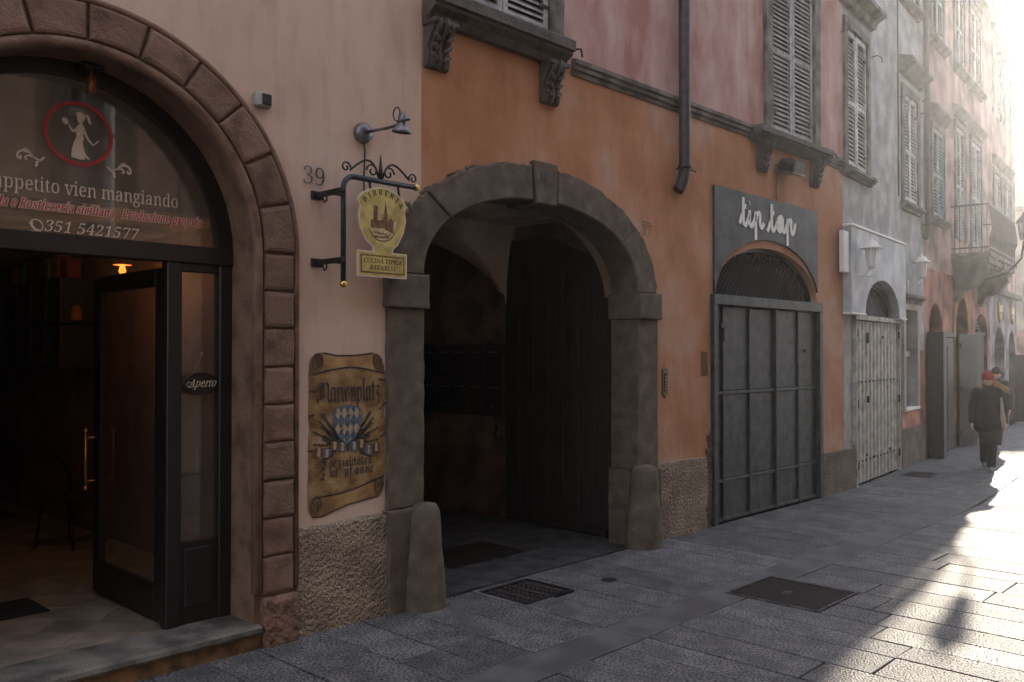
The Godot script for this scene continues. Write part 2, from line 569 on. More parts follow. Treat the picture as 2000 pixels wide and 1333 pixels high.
	mat("skin", Color(0.50, 0.30, 0.22), 0.6, null, 1.0, null, 1.0, null, 0.0, 0.0, false)
	mat("coat", Color(0.014, 0.013, 0.014), 0.9, T.grain, 3.0, null, 1.0, T.lump, 1.2, 0.0, false)
	mat("trousers", Color(0.024, 0.024, 0.02), 0.9, T.grain, 3.0, null, 1.0, T.lump, 1.0, 0.0, false)
	mat("beanie", Color(0.40, 0.02, 0.025), 0.95, T.grain, 5.0, null, 1.0, T.fine, 0.3, 0.0, false)
	mat("dark_knit", Color(0.02, 0.02, 0.025), 0.95, T.grain, 5.0, null, 1.0, T.fine, 0.3, 0.0, false)
	var hair: StandardMaterial3D = mat("blond_hair", Color(0.62, 0.36, 0.13), 0.5, T.grain, 6.0, null, 1.0, T.fine, 0.2, 0.0, false)
	hair.backlight_enabled = true
	hair.backlight = Color(0.6, 0.4, 0.2)
	mat("brown_hair", Color(0.05, 0.03, 0.02), 0.6, T.grain, 6.0, null, 1.0, null, 0.0, 0.0, false)
	mat("cream_cloth", Color(0.55, 0.47, 0.37), 0.9, T.grain, 4.0, null, 1.0, null, 0.0, 0.0, false)
	mat("shoe", Color(0.25, 0.25, 0.26), 0.7, null, 1.0, null, 1.0, null, 0.0, 0.0, false)

# ------------------------------------------------------------------ pieces that repeat on facades
func shutters(parent: Node, x0: float, x1: float, y0: float, y1: float, zf: float, material: Material, pitch: float, singly: bool) -> void:
	# a pair of closed louvred leaves: each a frame, its slats pieces of it
	var mid := (x0 + x1) / 2
	for leaf in 2:
		var a := x0 if leaf == 0 else mid + 0.004
		var b := mid - 0.004 if leaf == 0 else x1
		var mb := MB.new()
		var w := 0.062
		mb.span(Vector3(a, y0, zf - 0.04), Vector3(a + w, y1, zf), 0.005)
		mb.span(Vector3(b - w, y0, zf - 0.04), Vector3(b, y1, zf), 0.005)
		mb.span(Vector3(a + w, y0, zf - 0.038), Vector3(b - w, y0 + 0.09, zf - 0.002), 0.004)
		mb.span(Vector3(a + w, y1 - 0.08, zf - 0.038), Vector3(b - w, y1, zf - 0.002), 0.004)
		if y1 - y0 > 1.2:
			var ym := y0 + (y1 - y0) * 0.46
			mb.span(Vector3(a + w, ym, zf - 0.038), Vector3(b - w, ym + 0.07, zf - 0.002), 0.004)
		var sh := obj("shutter", mb, material, parent)
		var sl := MB.new()
		sl.box(Vector3.ZERO, Vector3(b - a - 2 * w - 0.002, 0.008, 0.062), Basis(Vector3.RIGHT, 0.95))
		var slat := sl.mesh()
		var all := MB.new()
		var n := int((y1 - y0 - 0.2) / pitch)
		for i in n:
			var y := y0 + 0.11 + i * pitch
			if singly:
				var o := put("slat", slat, material, sh)
				o.position = Vector3((a + b) / 2, y, zf - 0.022)
				o.rotation.z = rng.randf_range(-0.012, 0.012)
				o.rotation.x = rng.randf_range(-0.06, 0.06)
			else:
				all.box(Vector3((a + b) / 2, y, zf - 0.022), Vector3(b - a - 2 * w - 0.002, 0.008, 0.062), Basis(Vector3.RIGHT, 0.95 + rng.randf_range(-0.06, 0.06)))
		if not singly:
			obj("slats", all, material, sh).set_meta("kind", "stuff")
	var hb := MB.new()          # iron hinges and the dark room behind
	for y in [y0 + 0.25, y1 - 0.3]:
		hb.span(Vector3(x0 - 0.03, y, zf - 0.01), Vector3(x0 + 0.12, y + 0.03, zf + 0.006))
		hb.span(Vector3(x1 - 0.12, y, zf - 0.01), Vector3(x1 + 0.03, y + 0.03, zf + 0.006))
	obj("hinge", hb, M.rusty_iron, parent)
	var bk := MB.new()
	bk.span(Vector3(x0 - 0.05, y0 - 0.05, zf - 0.2), Vector3(x1 + 0.05, y1 + 0.05, zf - 0.17))
	obj("pane", bk, M.mat_black, parent)

func window_frame(parent: Node, x0: float, x1: float, y0: float, y1: float, z: float, w: float, material: Material) -> void:
	var mb := MB.new()
	mb.span(Vector3(x0 - w, y0, z - 0.04), Vector3(x0, y1, z + 0.035), 0.008)
	mb.span(Vector3(x1, y0, z - 0.04), Vector3(x1 + w, y1, z + 0.035), 0.008)
	mb.span(Vector3(x0 - w, y1, z - 0.04), Vector3(x1 + w, y1 + w, z + 0.035), 0.008)
	obj("window_frame", mb, material, parent)

func sill(parent: Node, x0: float, x1: float, y0: float, y1: float, out: float, material: Material) -> void:
	var h := y1 - y0
	var prof := PackedVector2Array([Vector2(0, y0), Vector2(out * 0.35, y0), Vector2(out * 0.5, y0 + h * 0.25), Vector2(out * 0.82, y0 + h * 0.4), Vector2(out * 0.82, y0 + h * 0.52), Vector2(out, y0 + h * 0.55), Vector2(out, y0 + h * 0.92), Vector2(out - 0.02, y1), Vector2(0, y1)])
	var mb := MB.new()
	mb.xf = Transform3D(Basis(Vector3(0, 0, 1), Vector3.UP, Vector3(-1, 0, 0)), Vector3(x1, 0, 0))     # profile x is outwards, swept along -x... the sweep runs from x1 to x0
	mb.prism(prof, 0.0, x1 - x0)
	obj("sill", mb, material, parent)

func bracket(parent: Node, x0: float, x1: float, y0: float, y1: float, out: float, material: Material) -> void:
	# a carved console: scroll above, leaf below
	var prof := PackedVector2Array()
	for i in 25:
		var t := i / 24.0
		var y := lerpf(y0, y1, t)
		var z := out * (0.32 + 0.68 * smoothstep(0.1, 1.0, t)) + 0.025 * sin(t * 9.0) * (1.0 - t * 0.4)
		if t < 0.12:
			z = out * 0.42 * sqrt(maxf(0.05, 1.0 - pow((t - 0.08) / 0.09, 2.0)))
		prof.append(Vector2(maxf(z, 0.02), y))
	prof.append(Vector2(0, y1))
	prof.append(Vector2(0, y0))
	var mb := MB.new()
	var n := 7
	for k in n:                      # ribs of the leaf: strips of different depth
		var xa := lerpf(x0, x1, float(k) / n)
		var xb := lerpf(x0, x1, float(k + 1) / n)
		var s: float = [0.78, 1.0, 0.86, 1.12, 0.86, 1.0, 0.78][k]
		var p := PackedVector2Array()
		for v in prof:
			p.append(Vector2(v.x * s, v.y + (0.0 if v.x > 0.001 else 0.0)))
		mb.xf = Transform3D(Basis(Vector3(0, 0, 1), Vector3.UP, Vector3(-1, 0, 0)), Vector3(xb, 0, 0))
		mb.prism(p, 0.0, xb - xa)
	mb.xf = Transform3D()
	for k in 4:
		var t := 0.22 + 0.2 * k
		for s in [-1.0, 1.0]:
			mb.box(Vector3((x0 + x1) / 2 + s * (x1 - x0) * 0.28, lerpf(y0, y1, t), out * (0.42 + 0.5 * t)), Vector3((x1 - x0) * 0.34, 0.03, 0.05), Basis(Vector3.BACK, s * 0.7), 0.012)
	mb.span(Vector3(x0 - 0.015, y1 - 0.04, 0.0), Vector3(x1 + 0.015, y1, out * 1.05), 0.008)
	obj("bracket", mb, material, parent)

func drainpipe(label: String, x: float, y0: float, y1: float, r: float, z: float, material: Material, bent := false, shoe := -1.0) -> void:
	var at := along(x, 0, 0) if bent else Vector3(x, 0, 0)
	var t := thing("drainpipe", label, "drainpipe", at, ANG if bent else 0.0)
	var mb := MB.new()
	mb.smooth(true)
	var pts := [Vector3(0, y1, z), Vector3(0, y0 + 0.28, z)]
	if shoe != 0.0:
		for i in range(1, 7):
			var a := i / 6.0 * 1.15
			pts.append(Vector3(shoe * 0.10 * (1 - cos(a)), y0 + 0.28 - 0.2 * sin(a) - 0.03 * i / 6.0, z - 0.05 * i / 6.0))
	mb.tube(pts, r, 14)
	obj("pipe", mb, material, t)
	var y := y0 + 0.3
	while y < y1:
		var c := MB.new()
		c.smooth(true)
		c.tube([Vector3(0, y, z), Vector3(0, y + 0.035, z)], r + 0.008, 14)
		c.tube([Vector3(r * 0.5, y + 0.017, z), Vector3(r + 0.11, y - 0.01, z + 0.03)], 0.009, 6)
		c.tube([Vector3(0, y + 0.017, z), Vector3(0, y + 0.017, 0.0)], 0.01, 6)
		obj("pipe_clip", c, M.rusty_iron, t)
		y += 2.3

func shell(parent: Node, x0: float, x1: float, h: float, depth: float, material: Material, roof_out := 0.55) -> void:
	# the rest of the house: side walls, back wall, floor of the loft and eaves
	var mb := MB.new()
	mb.span(Vector3(x0 + 0.01, 0, -depth), Vector3(x0 + 0.26, h, -0.46))
	mb.span(Vector3(x1 - 0.26, 0, -depth), Vector3(x1 - 0.01, h, -0.46))
	mb.span(Vector3(x0 + 0.27, 0, -depth), Vector3(x1 - 0.27, h, -depth + 0.25))
	obj("side_wall", mb, material, parent)
	var r := MB.new()
	r.xf = Transform3D(Basis(Vector3(0, 0, 1), Vector3.UP, Vector3(-1, 0, 0)), Vector3(x1 + 0.0, 0, 0))
	r.prism(PackedVector2Array([Vector2(roof_out, h), Vector2(roof_out, h + 0.12), Vector2(-depth / 2, h + depth * 0.2), Vector2(-depth, h + 0.1), Vector2(-depth, h)]), 0.0, x1 - x0)
	obj("roof", r, M.roughcast_dark, parent)

func lantern(label: String, u: float, y: float, w: float, s: float) -> void:
	# pale wall lantern: scroll foot below, six panes, a hat
	var t := thing("wall_lantern", label, "wall lantern", along(u, y, w), ANG, "white lanterns on the grey house")
	var c := MB.new()
	c.smooth(true)
	c.lathe([Vector2(0.0, 0.17), Vector2(0.055, 0.17), Vector2(0.06, 0.185), Vector2(0.085, 0.40), Vector2(0.08, 0.41), Vector2(0.0, 0.41)].map(func(v): return v * s), 12)
	obj("lamp_glass", c, M.lamp_glass, t)
	var f := MB.new()
	for k in 6:
		var a := TAU * k / 6
		f.tube([Vector3(cos(a) * 0.062, 0.18, sin(a) * 0.062) * s, Vector3(cos(a) * 0.09, 0.41, sin(a) * 0.09) * s], 0.007 * s, 5)
	f.smooth(true)
	f.lathe([Vector2(0.0, 0.13), Vector2(0.03, 0.14), Vector2(0.06, 0.165), Vector2(0.06, 0.18), Vector2(0.0, 0.18)].map(func(v): return v * s), 12)
	obj("lamp_frame", f, M.white_paint, t)
	var h := MB.new()
	h.smooth(true)
	h.lathe([Vector2(0.0, 0.41), Vector2(0.14, 0.41), Vector2(0.14, 0.425), Vector2(0.085, 0.46), Vector2(0.07, 0.50), Vector2(0.02, 0.525), Vector2(0.012, 0.56), Vector2(0.0, 0.57)].map(func(v): return v * s), 14)
	obj("lamp_cap", h, M.white_paint, t)
	var k2 := MB.new()
	k2.smooth(true)
	var pts := []
	for i in 15:
		var a := i / 14.0 * 4.6
		pts.append(Vector3(0, 0.07 + 0.055 * cos(a) * (1 - i * 0.03), -0.02 - 0.055 * sin(a) * (1 - i * 0.03)) * s)
	pts.reverse()
	pts.append(Vector3(0, 0.14, 0) * s)
	k2.tube(pts, 0.012 * s, 6)
	k2.tube([Vector3(0, 0.06, -0.06) * s, Vector3(0, 0.02, -w + 0.01)], 0.012 * s, 6)
	k2.box(Vector3(0, 0.03 * s, -w + 0.012), Vector3(0.06, 0.2, 0.02) * s, Basis(), 0.004)
	obj("wall_bracket", k2, M.white_paint, t)

# ------------------------------------------------------------------ street
func street() -> void:
	var gm := MB.new()
	gm.span(Vector3(-150, -0.4, -150), Vector3(250, -0.03, 150))
	struct("ground", gm, M.joint)
	var pav := Node3D.new()
	pav.name = "pavement"
	pav.set_meta("kind", "structure")
	add_child(pav, true)
	var shear := func(x: float, z: float) -> Vector2: return Vector2(x, z - maxf(0.0, x - BEND) * 0.1104)
	var holes := [Rect2(6.40, 1.55, 0.745, 0.79), Rect2(5.03, 0.08, 0.58, 0.53)]
	var far_ := MB.new()
	var count := [0]
	var cam := get_node("camera") as Camera3D
	var slab := func(x0: float, x1: float, z0: float, z1: float, smooth_: bool) -> void:
		var g := 0.006 if not smooth_ else 0.003
		var boxes := [Rect2(x0 + g, z0 + g, x1 - x0 - 2 * g, z1 - z0 - 2 * g)]
		for h in holes:
			var next := []
			for b in boxes:
				if not b.intersects(h):
					next.append(b)
					continue
				var e0: Vector2 = b.position
				var e1: Vector2 = b.end
				var i0: Vector2 = h.position - Vector2(0.006, 0.006)
				var i1: Vector2 = h.end + Vector2(0.006, 0.006)
				for r in [Rect2(e0, Vector2(i0.x - e0.x, e1.y - e0.y)), Rect2(Vector2(i1.x, e0.y), Vector2(e1.x - i1.x, e1.y - e0.y)),
						Rect2(Vector2(maxf(e0.x, i0.x), e0.y), Vector2(minf(e1.x, i1.x) - maxf(e0.x, i0.x), i0.y - e0.y)), Rect2(Vector2(maxf(e0.x, i0.x), i1.y), Vector2(minf(e1.x, i1.x) - maxf(e0.x, i0.x), e1.y - i1.y))]:
					if r.size.x > 0.03 and r.size.y > 0.03:
						next.append(r)
			boxes = next
		for b in boxes:
			var p := PackedVector2Array()
			for c in [b.position, Vector2(b.position.x, b.end.y), b.end, Vector2(b.end.x, b.position.y)]:
				var j := 0.0 if smooth_ else 0.005
				var q: Vector2 = shear.call(c.x + rng.randf_range(-j, j), c.y + rng.randf_range(-j, j))
				p.append(Vector2(q.x, -q.y))
			p = MB.ccw(p)
			var top := rng.randf_range(-0.0025, 0.0025) if not smooth_ else rng.randf_range(-0.001, 0.001)
			var xf := Transform3D(Basis(Vector3.RIGHT, Vector3.FORWARD, Vector3.UP), Vector3(0, top, 0))
			var mid: Vector2 = shear.call(b.get_center().x, b.get_center().y)
			var c3 := Vector3(mid.x, 0, mid.y)
			var local := cam.to_local(c3)
			var seen := local.z < -2.0 and absf(local.x) < -local.z * 0.62 and local.y > local.z * 0.44
			if seen and -local.z < 16.0 and count[0] < 296:
				count[0] += 1
				var mb := MB.new()
				mb.xf = Transform3D(Basis(Vector3.RIGHT, rng.randf_range(-0.002, 0.002) if not smooth_ else 0.0), Vector3.ZERO)
				mb.xf = Transform3D(Basis(), c3) * mb.xf * Transform3D(Basis(), -c3) * xf
				mb.prism(p, -0.04, 0.0, 0.0035 if not smooth_ else 0.002, false)
				obj("smooth_kerb_slab" if smooth_ else "paving_slab", mb, M.granite_smooth if smooth_ else M["granite_%d" % rng.randi_range(0, 3)], pav)
			elif smooth_:
				far_.xf = xf
				far_.prism(p, -0.04, 0.0, 0.002, false)
			else:
				far_.xf = xf
				far_.prism(p, -0.04, 0.0, 0.0035, false)
	var x := 1.0
	var near := []
	while x < 34.0:                   # the foot pavement by the houses: planks laid across, one or two long
		var w := rng.randf_range(0.32, 0.52)
		near.append([x, minf(x + w, 34.0)])
		x += w
	# nearest slabs first so that those that show largest are single pieces
	for pass_ in 2:
		for s in near:
			if (s[0] < 15.0) != (pass_ == 0):
				continue
			var cut := rng.randf_range(0.5, 1.0) if rng.randf() < 0.55 else 1.4
			slab.call(s[0], s[1], 0.02, cut, false)
			if cut < 1.35:
				slab.call(s[0], s[1], cut, 1.4, false)
		if pass_ == 0:
			x = 1.2
			while x < 34.0:           # the smooth strip
				var w := rng.randf_range(1.3, 2.1)
				slab.call(x, minf(x + w, 34.0), 1.4, 1.745, true)
				x += w
			x = 2.0
			while x < 15.0:
				x = _lane(x, slab)
	while x < 34.0:
		x = _lane(x, slab)
	obj("far_paving", far_, M.granite_1, pav).set_meta("kind", "stuff")

func _lane(x: float, slab: Callable) -> float:
	var w := rng.randf_range(0.28, 0.46)
	var z := 1.75
	var first := rng.randf_range(0.6, 1.6)
	while z < 7.4:
		var l := first if z < 1.8 else rng.randf_range(1.0, 1.9)
		slab.call(x, x + w, z, minf(z + l, 7.5), false)
		z += l
	return x + w

func street_iron() -> void:
	var t := thing("manhole_cover", "square iron cover with raised herringbone bars before the arched gateway", "manhole cover", Vector3(5.32, 0, 0.345))
	var f := MB.new()
	for s in [-1.0, 1.0]:
		f.span(Vector3(s * 0.28 - 0.012, -0.02, -0.26), Vector3(s * 0.28 + 0.012, 0.003, 0.26))
		f.span(Vector3(-0.268, -0.02, s * 0.25 - 0.012), Vector3(0.268, 0.003, s * 0.25 + 0.012))
	obj("frame", f, M.iron, t)
	var p := MB.new()
	p.span(Vector3(-0.265, -0.022, -0.235), Vector3(0.265, -0.012, 0.235))
	obj("plate", p, M.iron, t)
	for i in 6:
		for k in 9:
			var b := MB.new()
			b.box(Vector3.ZERO, Vector3(0.075, 0.012, 0.022), Basis(), 0.003)
			var o := put("raised_bar", b.mesh(), M.rusty_iron, t)
			o.position = Vector3(-0.22 + i * 0.088, -0.008, -0.205 + k * 0.051)
			o.rotation.y = 0.75 if i % 2 == 0 else -0.75
	t = thing("manhole_cover", "large rectangular rusty cover with diamond studs in the sidewalk by the smooth strip", "manhole cover", Vector3(6.772, 0, 1.945))
	f = MB.new()
	for s in [-1.0, 1.0]:
		f.span(Vector3(s * 0.36 - 0.009, -0.02, -0.39), Vector3(s * 0.36 + 0.009, 0.006, 0.39))
		f.span(Vector3(-0.351, -0.02, s * 0.382 - 0.009), Vector3(0.351, 0.006, s * 0.382 + 0.009))
	obj("frame", f, M.steel, t)
	p = MB.new()
	p.span(Vector3(-0.349, -0.022, -0.371), Vector3(0.349, -0.006, 0.371))
	obj("plate", p, M.rusty_iron, t)
	var studs := MB.new()
	for i in 26:
		for k in 28:
			studs.box(Vector3(-0.335 + i * 0.0268 + (0.0 if k % 2 else 0.0134), -0.004, -0.36 + k * 0.0267), Vector3(0.014, 0.006, 0.006), Basis(Vector3.UP, 0.8))
	obj("studs", studs, M.rusty_iron, t).set_meta("kind", "stuff")
	var em := MB.new()
	for k in 3:
		var pts := PackedVector2Array()
		for i in 9:
			var a := -0.9 + 1.8 * i / 8
			pts.append(Vector2(-0.02 + (0.05 + k * 0.022) * sin(a) , -0.03 + (0.05 + k * 0.022) * cos(a)))
		em.xf = Transform3D(Basis(Vector3.RIGHT, Vector3.FORWARD, Vector3.UP), Vector3(0, 0, 0))
		em.stroke(pts, 0.009, -0.005, 0.001)
	for k in 3:
		em.span(Vector3(-0.05 + k * 0.04, -0.005, -0.12), Vector3(-0.025 + k * 0.04, 0.001, -0.10))
	obj("emblem", em, M.steel, t)
	t = thing("valve_cap", "small round iron cap in the paving right of the herringbone cover", "valve cap", Vector3(6.06, 0, 0.63))
	f = MB.new()
	f.smooth(true)
	f.lathe([Vector2(0, 0.006), Vector2(0.055, 0.006), Vector2(0.066, 0.009), Vector2(0.07, 0.0), Vector2(0.07, -0.02)].map(func(v): return v), 20)
	obj("cap", f, M.iron, t)
	t = thing("manhole_cover", "flat dark cover in the paving by the far stone-framed window", "manhole cover", along(2.45, 0, 0.45), ANG)
	f = MB.new()
	f.span(Vector3(-0.32, -0.01, -0.22), Vector3(0.32, 0.006, 0.22), 0.004)
	obj("plate", f, M.iron, t)
	f = MB.new()
	for i in 5:
		f.span(Vector3(-0.26 + i * 0.11, 0.004, -0.18), Vector3(-0.2 + i * 0.11, 0.010, 0.18))
	obj("ribs", f, M.rusty_iron, t)

func guard_stone(label: String, at: Vector3, w: float, h: float, lean: float) -> void:
	var mb := MB.new()
	mb.smooth(true)
	var prof := [Vector2(w * 1.12, -0.02), Vector2(w * 1.12, 0.06), Vector2(w * 1.05, h * 0.3), Vector2(w * 0.98, h * 0.45), Vector2(w * 0.9, h * 0.55), Vector2(w * 0.84, h * 0.8), Vector2(w * 0.78, h * 0.92), Vector2(w * 0.6, h * 0.985), Vector2(w * 0.3, h), Vector2(0, h)]
	mb.xf = Transform3D(Basis(Vector3(1, 0, 0), Vector3(lean, 1, 0), Vector3(0, 0, 0.85)), Vector3.ZERO)
	mb.lathe(prof, 20)
	var o := obj("guard_stone", mb, M.gateway_stone)
	o.position = at
	tag(o, label, "guard stone", "guard stones of the gateway")

# ------------------------------------------------------------------ the cream house with the shop
func arch_band(mb: MB, inner: PackedVector2Array, outer: PackedVector2Array, z0: float, z1: float) -> void:
	for i in inner.size() - 1:
		var a := inner[i]
		var b := inner[i + 1]
		var c := outer[i + 1]
		var d := outer[i]
		mb.quad(Vector3(a.x, a.y, z1), Vector3(d.x, d.y, z1), Vector3(c.x, c.y, z1), Vector3(b.x, b.y, z1))
		mb.quad(Vector3(a.x, a.y, z0), Vector3(a.x, a.y, z1), Vector3(b.x, b.y, z1), Vector3(b.x, b.y, z0))
		mb.quad(Vector3(d.x, d.y, z1), Vector3(d.x, d.y, z0), Vector3(c.x, c.y, z0), Vector3(c.x, c.y, z1))
	for e in [0, inner.size() - 1]:
		var a := inner[e]
		var d := outer[e]
		mb.quad(Vector3(a.x, a.y, z0), Vector3(d.x, d.y, z0), Vector3(d.x, d.y, z1), Vector3(a.x, a.y, z1))

func _stone() -> Material:
	return [M.shop_stone, M.shop_stone_dark, M.shop_stone_pale][rng.randi_range(0, 2)]

func _worn(p: PackedVector2Array, j: float) -> PackedVector2Array:      # an outline with its edges broken into short uneven runs
	var q := MB.ccw(p)
	var out := PackedVector2Array()
	for i in q.size():
		var a := q[i]
		var b := q[(i + 1) % q.size()]
		var n := maxi(1, int(a.distance_to(b) / 0.07))
		for k in n:
			out.append(a.lerp(b, float(k) / n) + Vector2(rng.randf_range(-j, j), rng.randf_range(-j, j)))
	return out

func v3(p: PackedVector2Array, z: float) -> Array:
	var out := []
	for q in p:
		out.append(Vector3(q.x, q.y, z))
	return out

const SX := 1.95      # the middle of the shop arch
const SY := 2.62

func cream_house() -> void:
	var b := thing("cream_house", "cream plastered house with a rusticated brown stone arch around a dark shopfront", "building")
	var hole := arch_poly(SX - 1.22, SX + 1.22, -0.1, SY, 1.24)
	var gate := arch_poly(5.89 - 1.5, 5.89 + 1.5, -0.1, 2.5, 0.9)
	var mb := MB.new()
	wall(mb, rect(-7, 0, 4.48, 12.6), [hole, gate], 0.0, 0.45)
	obj("wall", mb, M.cream_plaster, b)
	shell(b, -7.0, 4.48, 12.6, 9.0, M.cream_plaster)
	# stone surround
	mb = MB.new()
	var inner := ell(SX, SY, 1.08, 1.08, 48)
	var outer := ell(SX, SY, 1.40, 1.375, 48)
	arch_band(mb, inner, outer, -0.30, 0.02)
	for s in [-1.0, 1.0]:
		mb.span(Vector3(SX + s * 1.08, 0.15, -0.30), Vector3(SX + s * 1.40, SY, 0.02))
	obj("arch_backing", mb, M.shop_stone, b)
	mb = MB.new()
	mb.smooth(true)
	for s in [[1.392, 1.367, 0.022, 0.024], [1.098, 1.098, 0.036, 0.02]]:
		var pts := v3(ell(SX, SY, s[0], s[1], 48), s[3])
		pts.push_front(Vector3(SX + s[0], 0.36, s[3]))
		pts.push_back(Vector3(SX - s[0], 0.36, s[3]))
		mb.tube(pts, s[2], 8)
	obj("arch_moulding", mb, M.shop_stone, b)
	var n := 12
	for k in n:                       # voussoirs with cushioned faces
		var a0 := PI * k / n + 0.007
		var a1 := PI * (k + 1) / n - 0.007
		var p := ell(SX, SY, 1.138, 1.132, 5, 2.0, a0, a1)
		var q := ell(SX, SY, 1.366, 1.342, 5, 2.0, a0, a1)
		q.reverse()
		p.append_array(q)
		mb = MB.new()
		mb.prism(p, 0.0, 0.060 + rng.randf_range(-0.008, 0.008), rng.randf_range(0.018, 0.03), false, true)
		obj("arch_stone", mb, _stone(), b)
	for s in [-1.0, 1.0]:
		for k in 9:
			mb = MB.new()
			var y1 := SY - 0.006 - k * 0.2535
			var x0: float = SX + s * 1.135
			var x1: float = SX + s * 1.366
			mb.prism(_worn(rect(minf(x0, x1), y1 - 0.2415, maxf(x0, x1), y1), 0.005), 0.0, 0.058 + rng.randf_range(-0.009, 0.009), rng.randf_range(0.016, 0.032), false, true)
			obj("jamb_stone", mb, _stone(), b)
		mb = MB.new()
		var xa: float = SX + s * 1.13
		var xb: float = SX + s * 1.39
		mb.prism(rect(minf(xa, xb), -0.02, maxf(xa, xb), 0.325), 0.0, 0.085, 0.03, false, true)
		obj("base_stone", mb, M.shop_stone_worn, b)
	mb = MB.new()                     # plinth of roughcast between the arch and the pier
	mb.prism(PackedVector2Array([Vector2(3.345, -0.02), Vector2(4.14, -0.02), Vector2(4.13, 0.745), Vector2(3.9, 0.755), Vector2(3.6, 0.735), Vector2(3.405, 0.74), Vector2(3.36, 0.70)]), 0.0, 0.045, 0.02, false, true)
	obj("plinth", mb, M.roughcast, b)
	# threshold
	mb = MB.new()
	mb.xf = Transform3D(Basis(Vector3(0, 0, 1), Vector3.UP, Vector3(-1, 0, 0)), Vector3(3.06, 0, 0))
	mb.prism(PackedVector2Array([Vector2(-0.30, 0.10), Vector2(0.07, 0.10), Vector2(0.085, 0.12), Vector2(0.082, 0.145), Vector2(0.06, 0.158), Vector2(-0.30, 0.162)]), 0.0, 2.2)
	obj("threshold", mb, M.grey_stone, b)
	mb = MB.new()
	mb.span(Vector3(0.86, -0.02, -0.44), Vector3(3.07, 0.098, 0.045))
	obj("step_riser", mb, M.riser, b)
	# shopfront
	var F: Material = M.black_frame
	mb = MB.new()
	var yb := 2.66
	arch_band(mb, ell(SX, SY + 0.03, 0.985, 0.975, 32), ell(SX, SY + 0.03, 1.085, 1.06, 32), -0.37, -0.27)
	mb.span(Vector3(SX - 1.085, 2.545, -0.375), Vector3(SX + 1.085, yb, -0.265), 0.006)
	obj("fanlight_frame", mb, F, b)
	mb = MB.new()
	var gp := ell(SX, SY + 0.03, 0.99, 0.98, 32)
	mb.face(MB.ccw(gp), -0.325)
	mb.face(MB.ccw(gp), -0.345)
	var pane := obj("fanlight_pane", mb, M.glass, b)
	_fanlight_print(pane)
	for x in [[SX + 0.99, SX + 1.085], [2.575, 2.675], [1.225, 1.325], [SX - 1.085, SX - 0.99]]:
		mb = MB.new()
		mb.span(Vector3(x[0], 0.162, -0.37), Vector3(x[1], 2.545, -0.28), 0.006)
		obj("door_post", mb, F, b)
	for x in [[2.675, 2.94], [0.96, 1.225]]:
		mb = MB.new()
		mb.span(Vector3(x[0], 2.49, -0.36), Vector3(x[1], 2.545, -0.29), 0.004)
		obj("head_rail", mb, F, b)
	for x in [[2.675, 2.94], [0.96, 1.225]]:
		mb = MB.new()
		mb.span(Vector3(x[0], 0.162, -0.35), Vector3(x[1], 0.70, -0.30))
		mb.prism(rect(x[0] + 0.03, 0.27, x[1] - 0.03, 0.66), -0.30, -0.288, 0.008, false)
		var sl := obj("sidelight", mb, F, b)
		mb = MB.new()
		mb.face(rect(x[0], 0.70, x[1], 2.49), -0.325)
		mb.face(rect(x[0], 0.70, x[1], 2.49), -0.34)
		obj("pane", mb, M.glass, sl)
	# the open leaf
	mb = MB.new()
	var lx := 2.63
	mb.span(Vector3(lx - 0.025, 0.175, -0.53), Vector3(lx + 0.025, 2.52, -0.40), 0.005)
	mb.span(Vector3(lx - 0.025, 0.175, -1.57), Vector3(lx + 0.025, 2.52, -1.46), 0.005)
	mb.span(Vector3(lx - 0.025, 0.175, -1.46), Vector3(lx + 0.025, 0.40, -0.53), 0.005)
	mb.span(Vector3(lx - 0.025, 2.40, -1.46), Vector3(lx + 0.025, 2.52, -0.53), 0.005)
	var door := obj("shop_door", mb, F, b)
	mb = MB.new()
	mb.xf = Transform3D(Basis(Vector3.BACK, Vector3.UP, Vector3.LEFT), Vector3(lx, 0, 0))
	mb.face(rect(-1.46, 0.40, -0.53, 2.40), 0.0)
	obj("pane", mb, M.glass, door)
	mb = MB.new()
	mb.smooth(true)
	mb.tube([Vector3(lx - 0.1, 0.96, -1.52), Vector3(lx - 0.1, 1.36, -1.52)], 0.011, 8)
	for y in [0.95, 1.37]:
		mb.xf = Transform3D(Basis(), Vector3(lx - 0.1, y, -1.52))
		mb.lathe([Vector2(0, -0.02), Vector2(0.017, -0.012), Vector2(0.02, 0), Vector2(0.017, 0.012), Vector2(0, 0.02)], 10)
	mb.xf = Transform3D()
	for y in [1.0, 1.32]:
		mb.tube([Vector3(lx - 0.1, y, -1.52), Vector3(lx, y, -1.52)], 0.008, 6)
	obj("handle", mb, M.brass, door)
	# rooms behind
	mb = MB.new()
	mb.span(Vector3(3.55, 0.0, -7.2), Vector3(3.7, 3.9, -0.46))
	mb.span(Vector3(-1.6, 0.0, -7.35), Vector3(3.7, 3.9, -7.2))
	mb.span(Vector3(-1.75, 0.0, -7.2), Vector3(-1.6, 3.9, -0.46))
	obj("room_wall", mb, M.interior_wall, b)
	mb = MB.new()
	mb.span(Vector3(-1.6, 3.0, -7.2), Vector3(3.55, 3.1, -1.15))
	mb.span(Vector3(-1.6, 3.1, -1.25), Vector3(3.55, 3.8, -1.15))
	mb.span(Vector3(-1.6, 3.8, -1.25), Vector3(3.55, 3.9, -0.46))
	obj("ceiling", mb, M.interior_pale, b)
	mb = MB.new()
	mb.span(Vector3(2.95, 0.15, -7.15), Vector3(3.2, 2.9, -6.6), 0.01)
	mb.span(Vector3(2.60, 0.15, -7.19), Vector3(2.72, 2.9, -7.1), 0.01)
	obj("pillar", mb, M.interior_pale, b)

